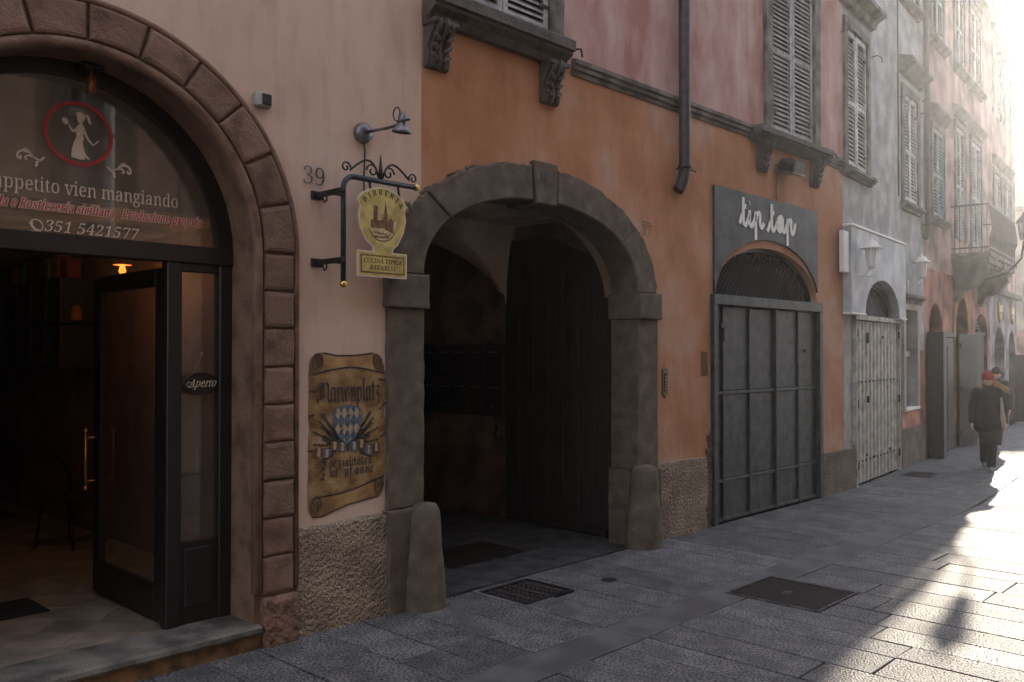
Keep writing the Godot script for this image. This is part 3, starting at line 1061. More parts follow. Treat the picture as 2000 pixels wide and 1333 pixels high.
func _fanlight_print(pane: Node) -> void:
	var z := -0.318
	var W: Material = M.letter_cream
	var mb := MB.new()
	var cx := 2.02
	mb.text("L'appetito vien mangiando", serif, 0.082, Vector2(2.075, 2.905), z, 0.0, 0, 1.165)
	mb.text("351 5421577", serif, 0.066, Vector2(2.115, 2.675), z, 0.22, 0, 0.55)
	obj("lettering", mb, W, pane)
	mb = MB.new()
	mb.text("Tavola calda e Rosticceria siciliana   Produzione propria", serif_bold, 0.058, Vector2(2.06, 2.798), z + 0.002, 0.28, 0, 1.525)
	obj("red_lettering", mb, M.letter_red, pane)
	mb = MB.new()
	for k in 8:
		mb.text("Tavola calda e Rosticceria siciliana   Produzione propria", serif_bold, 0.058, Vector2(2.06 + 0.0042 * cos(TAU * k / 8), 2.798 + 0.0042 * sin(TAU * k / 8)), z + k * 0.00005, 0.28, 0, 1.525)
	obj("letter_outline", mb, W, pane)
	# telephone receiver in a bubble
	mb = MB.new()
	var bub := PackedVector2Array()
	for i in 19:
		var a := -2.3 + 5.3 * i / 18
		bub.append(Vector2(1.795 + 0.037 * cos(a), 2.70 + 0.037 * sin(a)))
	mb.stroke(bub, 0.006, z - 0.001, z)
	mb.stroke(PackedVector2Array([Vector2(1.77, 2.725), Vector2(1.772, 2.70), Vector2(1.79, 2.677), Vector2(1.815, 2.672)]), 0.014, z - 0.001, z)
	obj("telephone_mark", mb, W, pane)
	# ring and the cook's silhouette
	mb = MB.new()
	var c := Vector2(2.035, 3.285)
	arch_band(mb, ell(c.x, c.y, 0.183, 0.175, 48, 2.0, 0, TAU), ell(c.x, c.y, 0.203, 0.195, 48, 2.0, 0, TAU), z - 0.001, z)
	obj("logo_ring", mb, M.letter_red, pane)
	mb = MB.new()
	var s := 0.0126
	var o := Vector2(2.035, 3.285)
	var poly := func(a: Array) -> void:
		var p := PackedVector2Array()
		for i in range(0, a.size(), 2):
			p.append(o + Vector2(a[i], a[i + 1]) * s)
		mb.prism(p, z - 0.001, z, 0.0, false)
	poly.call([-3.6, -11.6, -3.4, -8, -2.4, -4, -1.2, -1.4, -1.6, 0.4, -1.5, 2.6, -0.8, 4.2, 0.4, 4.9, 1.3, 5.0, 1.9, 4.0, 2.6, 3.2, 2.3, 0.6, 1.5, -0.6, 2.0, -1.0, 2.3, -1.8, 1.9, -3.0, 1.5, -3.2, 2.0, -6.5, 3.0, -9.5, 4.6, -11.2, 4.8, -11.8, 3.6, -11.6, 2.4, -10.4, 2.7, -12.2, 0.6, -12.4])
	poly.call([-1.6, 9.0, -1.0, 7.8, -1.1, 7.0, -0.7, 5.6, 0.6, 4.9, 1.4, 5.2, 1.6, 6.2, 2.4, 7.0, 2.7, 8.4, 2.2, 9.8, 1.0, 10.6, -0.6, 10.5, -1.5, 10.0])
	poly.call([2.4, 9.4, 3.2, 10.0, 4.4, 9.6, 5.0, 8.2, 5.2, 6.6, 6.0, 6.0, 5.2, 5.6, 4.2, 6.0, 3.8, 7.2, 3.7, 8.4, 3.0, 9.1])
	poly.call([-1.3, 1.2, -3.0, 0.2, -4.2, 1.6, -5.0, 3.6, -4.6, 3.8, -3.6, 2.2, -2.8, 1.5, -1.4, 2.8])
	poly.call([2.2, 3.3, 2.9, 2.0, 4.2, -1.2, 6.6, -4.2, 6.2, -4.8, 3.6, -2.2, 2.2, 0.6])
	poly.call([-7.4, 3.9, -6.6, 3.6, -5.2, 3.8, -5.0, 5.0, -5.1, 5.6, -5.9, 6.6, -6.8, 6.8, -7.9, 6.2, -8.1, 5.5, -7.6, 5.0])
	poly.call([6.2, -4.4, 7.0, -4.6, 7.8, -3.9, 8.4, -3.0, 9.2, -2.6, 9.0, -1.8, 8.2, -2.2, 7.4, -3.5, 6.8, -4.0])
	obj("logo_figure", mb, W, pane)
	for side in [-1.0, 1.0]:
		mb = MB.new()
		var q := func(a: Array) -> PackedVector2Array:
			var p := PackedVector2Array()
			for i in range(0, a.size(), 2):
				p.append(Vector2(cx + side * (0.215 + a[i] * 0.011), 3.10 + a[i + 1] * 0.011))
			return p
		mb.stroke(q.call([-3, 1, -1, -1.2, 2, 0, 5, 2.6, 8, 3, 10, 1.6, 10.4, -0.6, 9.2, -1.6, 8.4, -0.6, 9, 0.2]), 0.011, z - 0.001, z)
		mb.stroke(q.call([2, 0, 5, 0.8, 6.6, -0.4, 6.2, -1.6, 5.2, -1.2]), 0.009, z - 0.001, z)
		mb.stroke(q.call([-1, -1.2, 1.2, -2.4, 0.4, -3.6, 1.6, -4.4]), 0.012, z - 0.001, z)
		mb.stroke(q.call([4, 2.4, 6, 4.2, 7.4, 3.8]), 0.008, z - 0.001, z)
		obj("flourish", mb, W, pane)

# ------------------------------------------------------------------ shop things
func shop_things() -> void:
	var fl := Node3D.new()
	fl.name = "shop_floor"
	fl.set_meta("kind", "structure")
	add_child(fl, true)
	var base := MB.new()
	base.span(Vector3(-1.6, -0.02, -7.2), Vector3(3.55, 0.138, -0.45))
	base.span(Vector3(0.87, 0.10, -0.45), Vector3(3.03, 0.138, -0.301))
	obj("screed", base, M.mortar, fl)
	var d := Vector2(0.6934, 0.7206)
	var e := Vector2(0.7206, -0.6934)
	var room := rect(0.88, -7.15, 3.5, -0.305)
	var meshes := 0
	for i in range(-22, 22):
		for k in range(-16, 16):
			var o := Vector2(2.0, -2.5) + e * (i * 0.285) + d * (k * 0.585 + (0.29 if i % 2 else 0.0))
			var p := PackedVector2Array([o, o + e * 0.281, o + e * 0.281 + d * 0.581, o + d * 0.581])
			for q in Geometry2D.intersect_polygons(p, room):
				if meshes > 250:
					break
				meshes += 1
				var r := PackedVector2Array()
				for v in q:
					r.append(Vector2(v.x, -v.y))
				if absf(MB.area(r)) < 0.003:
					continue
				var mb := MB.new()
				mb.xf = Transform3D(Basis(Vector3.RIGHT, Vector3.FORWARD, Vector3.UP), Vector3.ZERO)
				mb.prism(r, 0.13, 0.150 + rng.randf_range(-0.0008, 0.0008), 0.0025, false)
				obj("floor_tile", mb, M["floor_tile_%d" % rng.randi_range(0, 2)], fl)
	var mb := MB.new()
	mb.span(Vector3(1.25, 0.151, -1.75), Vector3(2.22, 0.163, -1.30), 0.005)
	tag(obj("door_mat", mb, M.mat_black), "black door mat on the tiled floor inside the shop", "door mat")
	# wall shelf with compartments
	var t := thing("wall_shelf", "dark wooden wall shelf with open compartments inside the shop", "shelf", Vector3(3.55, 1.80, -4.9))
	mb = MB.new()
	mb.span(Vector3(-0.02, 0, -0.9), Vector3(0.0, 0.9, 0.9))
	obj("back_board", mb, M.dark_wood, t)
	for y in [0.0, 0.45, 0.88]:
		mb = MB.new()
		mb.span(Vector3(-0.36, y, -0.9), Vector3(-0.021, y + 0.025, 0.9), 0.002)
		obj("board", mb, M.dark_wood, t)
	for z in [-0.9, -0.45, 0.0, 0.45, 0.875]:
		for y in [0.026, 0.476]:
			mb = MB.new()
			mb.span(Vector3(-0.355, y, z), Vector3(-0.022, y + 0.403, z + 0.025))
			obj("divider", mb, M.dark_wood, t)
	var cols := [Color(0.55, 0.13, 0.02), Color(0.05, 0.25, 0.2), Color(0.12, 0.05, 0.14), Color(0.10, 0.09, 0.22), Color(0.35, 0.40, 0.05), Color(0.5, 0.16, 0.03), Color(0.30, 0.05, 0.05)]
	var nm := ["orange", "teal", "plum", "violet", "lime green", "amber", "dark red"]
	for i in 7:
		var tin := thing("tin", "%s tin standing on top of the dark wall shelf in the shop" % nm[i], "tin", Vector3(3.34, 2.705, -5.65 + i * 0.26), 0.0, "coloured tins on the shelf")
		var m1: StandardMaterial3D = mat("tin_%d" % i, cols[i], 0.35)
		mb = MB.new()
		var h := 0.17 + 0.03 * (i % 3)
		mb.span(Vector3(-0.07, 0, -0.07), Vector3(0.07, h, 0.07), 0.012)
		obj("body", mb, m1, tin)
		mb = MB.new()
		mb.span(Vector3(-0.073, h, -0.073), Vector3(0.073, h + 0.03, 0.073), 0.01)
		obj("lid", mb, m1, tin)
	for i in 4:
		mb = MB.new()
		mb.smooth(true)
		mb.lathe([Vector2(0, 0), Vector2(0.05, 0), Vector2(0.055, 0.01), Vector2(0.055, 0.11), Vector2(0.035, 0.13), Vector2(0.035, 0.15), Vector2(0, 0.15)].map(func(v): return v), 12)
		var j := obj("jar", mb, M["tin_%d" % [2, 6, 3, 5][i]])
		j.position = Vector3(3.35, 1.826 + (0.45 if i == 3 else 0.0), -5.35 + i * 0.45)
		tag(j, ["plum jar in the farthest low compartment of the wall shelf", "dark red jar in the low compartment beside the plum jar", "violet jar in the nearest low compartment of the wall shelf", "amber jar alone in the upper compartment of the wall shelf"][i], "jar", "jars in the wall shelf")
	for i in 2:
		mb = MB.new()
		mb.prism(ell(0, 0, 0.07, 0.15, 20, 2.4, 0, TAU), 0.0, 0.025, 0.008, true)
		var j := obj("wall_plaque", mb, M.interior_pale if i == 0 else M.sign_gold)
		j.position = Vector3(3.545, 2.22 - i * 0.48, -3.85)
		j.rotation.y = -PI / 2
		tag(j, ["pale oval plaque on the shop wall, upper of two", "golden oval plaque on the shop wall, lower of two"][i], "plaque")
	_chair(Vector3(3.12, 0.151, -3.45), 0.5, "slim dark metal chair standing nearest the open shop door")
	_chair(Vector3(2.55, 0.151, -5.1), 2.4, "slim dark metal chair on the far side of the pedestal table")
	t = thing("pedestal_table", "dark round pedestal table inside the shop", "table", Vector3(3.0, 0.151, -5.6))
	mb = MB.new()
	mb.smooth(true)
	mb.lathe([Vector2(0, 0.72), Vector2(0.42, 0.72), Vector2(0.425, 0.735), Vector2(0.42, 0.75), Vector2(0, 0.75)], 28)
	obj("tabletop", mb, M.dark_wood, t)
	mb = MB.new()
	mb.span(Vector3(-0.05, 0.02, -0.05), Vector3(0.05, 0.72, 0.05), 0.01)
	obj("column", mb, M.iron, t)
	mb = MB.new()
	mb.span(Vector3(-0.25, 0, -0.25), Vector3(0.25, 0.02, 0.25), 0.005)
	obj("foot", mb, M.iron, t)
	t = thing("bench", "low dark upholstered bench along the back of the shop", "bench", Vector3(1.9, 0.151, -6.7))
	mb = MB.new()
	mb.span(Vector3(-1.0, 0.0, -0.3), Vector3(1.0, 0.4, 0.3), 0.02)
	obj("base", mb, M.dark_wood, t)
	mb = MB.new()
	mb.span(Vector3(-1.0, 0.4, -0.3), Vector3(1.0, 0.5, 0.31), 0.04)
	obj("seat", mb, M.dark_knit, t)
	mb = MB.new()
	mb.span(Vector3(-1.0, 0.5, -0.3), Vector3(1.0, 1.05, -0.2), 0.03)
	obj("backrest", mb, M.dark_knit, t)
	t = thing("pendant_lamp", "small lit copper pendant lamp hanging inside the shop behind the open door", "lamp", Vector3(3.07, 2.71, -2.2))
	mb = MB.new()
	mb.smooth(true)
	mb.tube([Vector3(0, 0.285, 0), Vector3(0, 0.12, 0)], 0.005, 6)
	mb.lathe([Vector2(0.075, -0.02), Vector2(0.07, 0.04), Vector2(0.04, 0.1), Vector2(0.012, 0.13), Vector2(0, 0.13)], 16)
	obj("lamp_shade", mb, mat("copper", Color(0.35, 0.14, 0.06), 0.4, null, 1, null, 1, null, 0, 0.6), t)
	mb = MB.new()
	mb.smooth(true)
	mb.lathe([Vector2(0, -0.105), Vector2(0.022, -0.095), Vector2(0.03, -0.07), Vector2(0.022, -0.04), Vector2(0.012, 0.0), Vector2(0, 0.04)], 12)
	var glow := StandardMaterial3D.new()
	glow.albedo_color = Color(1, 0.8, 0.5)
	glow.emission_enabled = true
	glow.emission = Color(1.0, 0.62, 0.25)
	glow.emission_energy_multiplier = 1.5
	obj("bulb", mb, glow, t)
	var lamp := OmniLight3D.new()
	lamp.name = "bulb_light"
	lamp.light_color = Color(1.0, 0.74, 0.48)
	lamp.light_energy = 0.11
	lamp.light_size = 0.03
	lamp.omni_range = 9.0
	lamp.omni_attenuation = 2.0
	lamp.shadow_enabled = true
	lamp.position = Vector3(0, -0.072, 0)
	t.add_child(lamp)
	# hanging oval sign in the sidelight
	t = thing("hanging_sign", "black oval sign with white script hung on a string behind the narrow side pane", "sign", Vector3(2.807, 1.745, -0.285))
	mb = MB.new()
	mb.prism(ell(0, 0, 0.122, 0.075, 32, 2.0, 0, TAU), -0.004, 0.004, 0.002)
	obj("board", mb, M.black_frame, t)
	mb = MB.new()
	mb.text("Aperto", serif, 0.05, Vector2(0.005, -0.02), 0.0055, 0.45, 0, 0.185)
	mb.stroke(PackedVector2Array([Vector2(-0.055, -0.018), Vector2(-0.085, -0.022), Vector2(-0.1, 0.0), Vector2(-0.085, 0.014), Vector2(-0.06, 0.004)]), 0.003, 0.0045, 0.0055)
	obj("lettering", mb, M.letter_cream, t)
	mb = MB.new()
	mb.tube([Vector3(-0.06, 0.06, 0), Vector3(0.01, 0.20, 0)], 0.0012, 5)
	mb.tube([Vector3(0.05, 0.06, 0), Vector3(0.01, 0.20, 0)], 0.0012, 5)
	mb.box(Vector3(0.01, 0.205, 0), Vector3(0.02, 0.02, 0.012), Basis(), 0.008)
	obj("string", mb, M.steel, t)
	# the small copper spot under the crown of the arch
	t = thing("spot_lamp", "small copper tube lamp hanging from the crown of the stone shop arch", "lamp", Vector3(2.06, 3.70, -0.20))
	mb = MB.new()
	mb.span(Vector3(-0.06, -0.045, -0.05), Vector3(0.06, -0.02, 0.05), 0.006)
	obj("ceiling_plate", mb, M.iron, t)
	mb = MB.new()
	mb.smooth(true)
	mb.tube([Vector3(0, -0.05, 0), Vector3(0, -0.09, 0)], 0.008, 8)
	mb.tube([Vector3(0, -0.085, 0), Vector3(0, -0.185, 0.005)], 0.026, 14)
	obj("lamp_tube", mb, M.copper, t)

func _chair(at: Vector3, turn: float, label: String) -> void:
	var t := thing("chair", label, "chair", at, turn, "chairs in the shop")
	var mb := MB.new()
	mb.span(Vector3(-0.2, 0.44, -0.2), Vector3(0.2, 0.475, 0.2), 0.015)
	obj("seat", mb, M.dark_wood, t)
	for sx in [-1.0, 1.0]:
		for sz in [-1.0, 1.0]:
			mb = MB.new()
			mb.tube([Vector3(sx * 0.17, 0.44, sz * 0.17), Vector3(sx * 0.21, 0.0, sz * 0.21)], 0.011, 8)
			obj("leg", mb, M.iron, t)
	mb = MB.new()
	mb.smooth(true)
	var pts := []
	for i in 13:
		var a := PI * i / 12
		pts.append(Vector3(0.19 * cos(a), 0.47 + 0.33 * pow(sin(a), 0.5), -0.18 - 0.05 * sin(a)))
	mb.tube(pts, 0.011, 8)
	obj("backrest", mb, M.iron, t)

# ------------------------------------------------------------------ the orange house with the gateway
const GX := 5.89
func orange_house() -> void:
	var b := thing("orange_house", "orange and red plastered house with an arched stone gateway and a dark metal gate", "building")
	var gateway := arch_poly(GX - 1.5, GX + 1.5, -0.1, 2.5, 0.9)
	var garage := arch_poly(8.80, 11.46, -0.1, 2.6, 0.645)
	var mb := MB.new()
	wall(mb, rect(4.48, 0, BEND, 4.64), [gateway, garage], 0.0, 0.45)
	obj("wall", mb, M.orange_plaster, b)
	var w1 := rect(4.78, 4.80, 5.98, 6.95)
	var w2 := rect(10.15, 4.70, 11.33, 6.95)
	mb = MB.new()
	wall(mb, rect(4.48, 4.64, BEND, 12.8), [w1, w2], 0.004, 0.45)
	obj("upper_wall", mb, M.pink_plaster, b)
	shell(b, 4.48, BEND, 12.8, 9.0, M.pink_plaster)
	# string course between the sills
	for x in [[6.30, 9.62], [11.72, BEND]]:
		mb = MB.new()
		mb.xf = Transform3D(Basis(Vector3(0, 0, 1), Vector3.UP, Vector3(-1, 0, 0)), Vector3(x[1], 0, 0))
		mb.prism(PackedVector2Array([Vector2(-0.02, 4.55), Vector2(0.015, 4.55), Vector2(0.02, 4.59), Vector2(0.045, 4.60), Vector2(0.045, 4.635), Vector2(0.065, 4.65), Vector2(0.065, 4.69), Vector2(-0.02, 4.71)]), 0.0, x[1] - x[0])
		obj("string_course", mb, M.grey_stone, b)
	sill(b, 4.485, 6.14, 4.56, 4.79, 0.20, M.sill_stone)
	sill(b, 9.62, 11.60, 4.52, 4.69, 0.19, M.sill_stone)
	bracket(b, 4.50, 4.73, 4.20, 4.565, 0.15, M.sill_stone)
	bracket(b, 5.86, 6.08, 4.20, 4.565, 0.15, M.sill_stone)
	bracket(b, 9.80, 10.02, 4.18, 4.525, 0.14, M.sill_stone)
	bracket(b, 11.24, 11.46, 4.18, 4.525, 0.14, M.sill_stone)
	window_frame(b, 4.78, 5.98, 4.79, 6.95, 0.02, 0.17, M.grey_stone)
	shutters(b, 4.79, 5.97, 4.81, 6.94, 0.015, M.shutter_paint, 0.058, true)
	window_frame(b, 10.15, 11.33, 4.69, 6.95, 0.02, 0.17, M.grey_stone)
	shutters(b, 10.16, 11.32, 4.71, 6.94, 0.015, M.shutter_paint, 0.058, true)
	# hook at the end of the first sill
	mb = MB.new()
	mb.tube([Vector3(6.15, 4.70, 0.08), Vector3(6.21, 4.735, 0.14), Vector3(6.26, 4.74, 0.16), Vector3(6.27, 4.67, 0.165)], 0.011, 6)
	obj("shutter_hook", mb, M.rusty_iron, b)
	mb = MB.new()
	mb.tube([Vector3(11.6, 4.62, 0.1), Vector3(11.68, 4.66, 0.17), Vector3(11.72, 4.60, 0.18)], 0.011, 6)
	obj("shutter_hook", mb, M.rusty_iron, b)
	# ---- the stone gateway
	var S: Material = M.gateway_stone
	var ys := 2.56
	var joints := [0.0, 0.66, 1.478]      # stones from the right spring upwards
	for side in 2:
		for k in joints.size() - 1:
			var a0: float = joints[k] + (0.0 if k == 0 else 0.002)
			var a1: float = joints[k + 1] - 0.002
			if side == 1:
				var tmp := PI - a0
				a0 = PI - a1
				a1 = tmp
			var p := ell(GX, ys, 1.41, 0.745, 10, 2.15, a0, a1)
			var q := ell(GX, ys, 1.74, 1.055, 26, 2.05, a0, a1)
			for v in range(1, q.size() - 1):
				q[v] += (q[v] - Vector2(GX, ys)).normalized() * rng.randf_range(-0.014, 0.014)
			q.reverse()
			p.append_array(q)
			mb = MB.new()
			mb.prism(p, -0.30, 0.05 + rng.randf_range(-0.004, 0.004), 0.012, true)
			obj("arch_stone", mb, S, b)
	mb = MB.new()
	mb.prism(PackedVector2Array([Vector2(5.765, 3.275), Vector2(6.03, 3.275), Vector2(6.05, 3.655), Vector2(5.735, 3.655)]), -0.32, 0.068, 0.012)
	var key := obj("keystone", mb, S, b)
	mb = MB.new()
	mb.text("1801", serif_bold, 0.10, Vector2(5.90, 3.47), 0.0695, 0.0, 0, 0.22)
	obj("date", mb, M.mortar, key)
	for s in [-1.0, 1.0]:
		var x0 := 4.13 if s < 0 else 7.30
		var x1 := 4.48 if s < 0 else 7.645
		mb = MB.new()
		mb.prism(_worn(rect(x0, 0.77, x1, 2.29), 0.005), -0.30, 0.045, 0.012, false, true)
		obj("pier", mb, S, b)
		mb = MB.new()
		mb.prism(_worn(rect(x0 - 0.025, 2.295, x1 + 0.025, 2.556), 0.005), -0.32, 0.085, 0.016, true, true)
		obj("impost", mb, S, b)
		mb = MB.new()
		mb.prism(_worn(rect(x0 - 0.02, -0.02, x1 + 0.025, 0.765), 0.006), -0.32, 0.075, 0.018, true, true)
		obj("pier_base", mb, S, b)
	# ---- passage behind
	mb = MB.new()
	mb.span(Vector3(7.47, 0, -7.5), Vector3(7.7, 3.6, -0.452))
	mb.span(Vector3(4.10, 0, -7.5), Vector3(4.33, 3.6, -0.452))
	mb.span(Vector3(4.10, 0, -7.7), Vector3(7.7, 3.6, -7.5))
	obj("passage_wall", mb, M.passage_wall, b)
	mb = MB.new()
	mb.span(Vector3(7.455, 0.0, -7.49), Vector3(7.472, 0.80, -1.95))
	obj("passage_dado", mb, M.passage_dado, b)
	mb = MB.new()                    # groin vault
	mb.smooth(true)
	var nx := 30
	var nz := 72
	var hgt := func(x: float, z: float) -> float:
		if z > -1.92:
			return 3.42
		var u := clampf((x - 5.9) / 1.57, -1.0, 1.0)
		var zz := fposmod(-z - 1.92, 2.7) / 2.7 * 2.0 - 1.0
		return maxf(2.2 + 1.22 * sqrt(1.0 - u * u), 2.2 + 1.2 * pow(maxf(0.0, 1.0 - pow(absf(zz), 2.2)), 0.5))
	for i in nx:
		for k in nz:
			var xa := lerpf(4.33, 7.47, float(i) / nx)
			var xb := lerpf(4.33, 7.47, float(i + 1) / nx)
			var za := lerpf(-0.452, -7.5, float(k) / nz)
			var zb := lerpf(-0.452, -7.5, float(k + 1) / nz)
			mb.quad(Vector3(xa, hgt.call(xa, za), za), Vector3(xa, hgt.call(xa, zb), zb), Vector3(xb, hgt.call(xb, zb), zb), Vector3(xb, hgt.call(xb, za), za))
	obj("passage_vault", mb, M.interior_pale, b)
	mb = MB.new()
	mb.span(Vector3(4.1, 3.6, -7.7), Vector3(7.7, 3.7, -0.452))
	obj("passage_roof", mb, M.passage_wall, b)
	mb = MB.new()                    # folded door leaf: curved top, planked
	var leaf := PackedVector2Array([Vector2(-1.93, 0.02), Vector2(-0.36, 0.02)])
	for i in 13:
		var t := i / 12.0
		leaf.append(Vector2(lerpf(-0.36, -1.93, t), 2.50 + 0.76 * pow(1.0 - pow(1.0 - t, 2.3), 0.5)))
	mb.xf = Transform3D(Basis(Vector3.BACK, Vector3.UP, Vector3.LEFT), Vector3(7.40, 0, 0))
	mb.prism(leaf, -0.04, 0.0, 0.004)
	var door := obj("gateway_door", mb, M.door_wood, b)
	for k in 7:
		mb = MB.new()
		var za := -1.90 + k * 0.218
		var top := 2.50 + 0.76 * pow(1.0 - pow(1.0 - clampf((-0.36 - (za + 0.21)) / 1.57, 0.02, 1.0), 2.3), 0.5) - 0.06
		mb.xf = Transform3D(Basis(Vector3.BACK, Vector3.UP, Vector3.LEFT), Vector3(7.40, 0, 0))
		mb.prism(rect(za, 0.10, za + 0.212, top), 0.0, 0.014, 0.006, false)
		obj("plank", mb, M.door_wood, door)
	# letter boxes on the passage wall
	var t := thing("letter_boxes", "bank of dark letter boxes on the wall inside the gateway", "letter boxes", Vector3(7.455, 1.20, -3.45))
	mb = MB.new()
	mb.span(Vector3(-0.06, 0, -1.5), Vector3(0, 0.86, 1.5), 0.008)
	obj("case", mb, M.dark_wood, t)
	for r in 2:
		for k in 10:
			mb = MB.new()
			mb.span(Vector3(-0.078, 0.03 + r * 0.42, -1.47 + k * 0.296), Vector3(-0.061, 0.42 + r * 0.42, -1.19 + k * 0.296), 0.004)
			var door2 := obj("box_door", mb, M.black_frame if (k + r) % 4 else M.dark_wood, t)
			mb = MB.new()
			mb.span(Vector3(-0.082, 0.33 + r * 0.42, -1.42 + k * 0.296), Vector3(-0.079, 0.35 + r * 0.42, -1.24 + k * 0.296))
			mb.box(Vector3(-0.083, 0.12 + r * 0.42, -1.33 + k * 0.296), Vector3(0.012, 0.02, 0.03), Basis(), 0.003)
			obj("slot_and_lock", mb, M.steel, door2)
	mb = MB.new()
	mb.prism(ell(0, 0, 0.035, 0.05, 16, 2, 0, TAU), 0, 0.002, 0.0)
	mb.stroke(PackedVector2Array([Vector2(-0.06, -0.1), Vector2(-0.01, -0.05), Vector2(0.0, -0.13), Vector2(0.07, -0.15)]), 0.025, 0, 0.002)
	mb.prism(ell(0.09, -0.12, 0.02, 0.02, 12, 2, 0, TAU), 0, 0.002, 0.0)
	mb.text("vietato", sans, 0.03, Vector2(0, -0.22), 0.002)
	var nt := obj("notice", mb, M.mat_black)
	nt.position = Vector3(7.468, 1.06, -2.15)
	nt.rotation.y = -PI / 2
	tag(nt, "black stencilled mark on the passage wall under the letter boxes", "stencil mark")
	mb = MB.new()
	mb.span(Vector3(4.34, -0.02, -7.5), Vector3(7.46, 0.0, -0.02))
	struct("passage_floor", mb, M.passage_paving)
	t = thing("foot_grate", "dark ribbed foot grate sunk in the gateway floor", "grate", Vector3(5.9, 0.0, -0.95))
	mb = MB.new()
	mb.span(Vector3(-0.5, 0.001, -0.32), Vector3(0.5, 0.006, 0.32))
	obj("frame", mb, M.iron, t)
	mb = MB.new()
	for k in 24:
		mb.span(Vector3(-0.47 + k * 0.04, 0.005, -0.3), Vector3(-0.455 + k * 0.04, 0.016, 0.3))
	obj("bars", mb, M.rusty_iron, t).set_meta("kind", "stuff")
	# plinths
	mb = MB.new()
	mb.prism(PackedVector2Array([Vector2(7.66, -0.02), Vector2(8.62, -0.02), Vector2(8.60, 0.2), Vector2(8.65, 0.4), Vector2(8.62, 0.79), Vector2(8.2, 0.80), Vector2(7.66, 0.81)]), 0.0, 0.03, 0.014, false, true)
	obj("plinth", mb, M.roughcast, b)
	mb = MB.new()
	mb.prism(rect(11.56, -0.02, 12.66, 0.585), 0.0, 0.022, 0.012, false, true)
	obj("plinth", mb, M.roughcast_dark, b)
	# broken plaster with old bricks at the gate jamb
	mb = MB.new()
	mb.prism(PackedVector2Array([Vector2(8.62, 0.0), Vector2(8.742, 0.0), Vector2(8.742, 1.12), Vector2(8.70, 1.05), Vector2(8.68, 0.8), Vector2(8.64, 0.5)]), -0.01, 0.012, 0.004, false)
	obj("broken_edge", mb, M.roughcast_dark, b)
	for k in 14:
		mb = MB.new()
		var y := 0.03 + k * 0.072
		var wd := 0.10 + 0.05 * float((k * 7) % 3) / 2.0
		mb.prism(rect(8.775 - wd, y, 8.741, y + 0.06), -0.02, 0.018 + 0.004 * (k % 2), 0.006, false, true)
		obj("brick", mb, M.passage_dado, b)
	mb = MB.new()                    # a small blocked niche
	mb.prism(_worn(rect(8.53, 1.70, 8.66, 1.97), 0.006), -0.01, 0.010, 0.004, false)
	obj("patch", mb, M.ochre_plaster, b)
	# remains of pale mortar along the back of the arch
	for k in 26:
		if rng.randf() < 0.35:
			continue
		var a0 := PI * k / 26.0
		var line := ell(GX, ys, 1.752, 1.068, 5, 2.05, a0, a0 + PI / 26.0 * rng.randf_range(0.5, 1.0))
		for v in line.size():
			line[v] += Vector2(rng.randf_range(-0.006, 0.006), rng.randf_range(-0.006, 0.006))
		mb = MB.new()
		mb.stroke(line, rng.randf_range(0.008, 0.02), 0.0, 0.012)
		obj("mortar", mb, M.grey_stone, b)
	# ---- garage gate
	var G: Material = M.gate_paint
	mb = MB.new()
	mb.span(Vector3(8.74, 0.0, -0.06), Vector3(8.83, 2.50, 0.05), 0.005)
	mb.span(Vector3(11.44, 0.0, -0.06), Vector3(11.53, 2.50, 0.05), 0.005)
	mb.span(Vector3(8.74, 2.50, -0.06), Vector3(11.53, 2.62, 0.055), 0.008)
	var gate := obj("metal_gate", mb, G, b)
	var xs := [8.81, 9.02, 9.63, 10.27, 10.90, 11.46]
	for i in 5:
		for r in [[0.04, 0.46], [0.50, 1.47], [1.51, 2.49]]:
			mb = MB.new()
			mb.prism(rect(xs[i] + 0.005, r[0], xs[i + 1] - 0.005, r[1]), -0.055, -0.02 + rng.randf_range(-0.003, 0.003), 0.01, false, true)
			obj("gate_panel", mb, G, gate)
	for i in 5:
		mb = MB.new()
		mb.span(Vector3(xs[i] - 0.016 if i else 8.81, 0.03, -0.03), Vector3(xs[i] + 0.016, 2.5, 0.006 if i != 3 else 0.02), 0.006)
		obj("gate_stile", mb, G, gate)
	for y in [0.035, 0.48, 1.49]:
		for i in 5:
			mb = MB.new()
			mb.span(Vector3(xs[i] + 0.017, y - 0.02, -0.03), Vector3(xs[i + 1] - 0.017, y + 0.02, 0.002), 0.005)
			obj("gate_rail", mb, G, gate)
	mb = MB.new()
	mb.box(Vector3(8.96, 2.27, 0.03), Vector3(0.10, 0.07, 0.03), Basis(), 0.006)
	mb.tube([Vector3(8.98, 2.24, 0.03), Vector3(8.99, 2.08, 0.03)], 0.008, 6)
	mb.box(Vector3(11.1, 1.98, 0.0), Vector3(0.05, 0.05, 0.02), Basis(), 0.008)
	obj("latch", mb, M.rusty_iron, gate)
	# lunette over the gate
	_lunette(b, 10.13, 2.60, 1.33, 0.645, -0.12, M.iron, 0.085)
	# ---- signs and fittings of this house
	t = thing("shop_board", "dark grey board over the gate with white script and an arched lower edge", "sign", Vector3(0, 0, 0))
	mb = MB.new()
	for p in Geometry2D.clip_polygons(rect(8.79, 2.64, 11.42, 3.86), arch_poly(10.13 - 1.325, 10.13 + 1.325, 2.0, 2.60, 0.745)):
		mb.prism(p, 0.004, 0.03)
	obj("board", mb, M.board_paint, t)
	mb = MB.new()
	var st := func(ox: float, a: Array) -> void:
		var p := PackedVector2Array()
		for i in range(0, a.size(), 2):
			p.append(Vector2(9.34 + (ox + a[i]) * 0.205, 3.475 + a[i + 1] * 0.185))
		mb.stroke(p, 0.052, 0.031, 0.040)
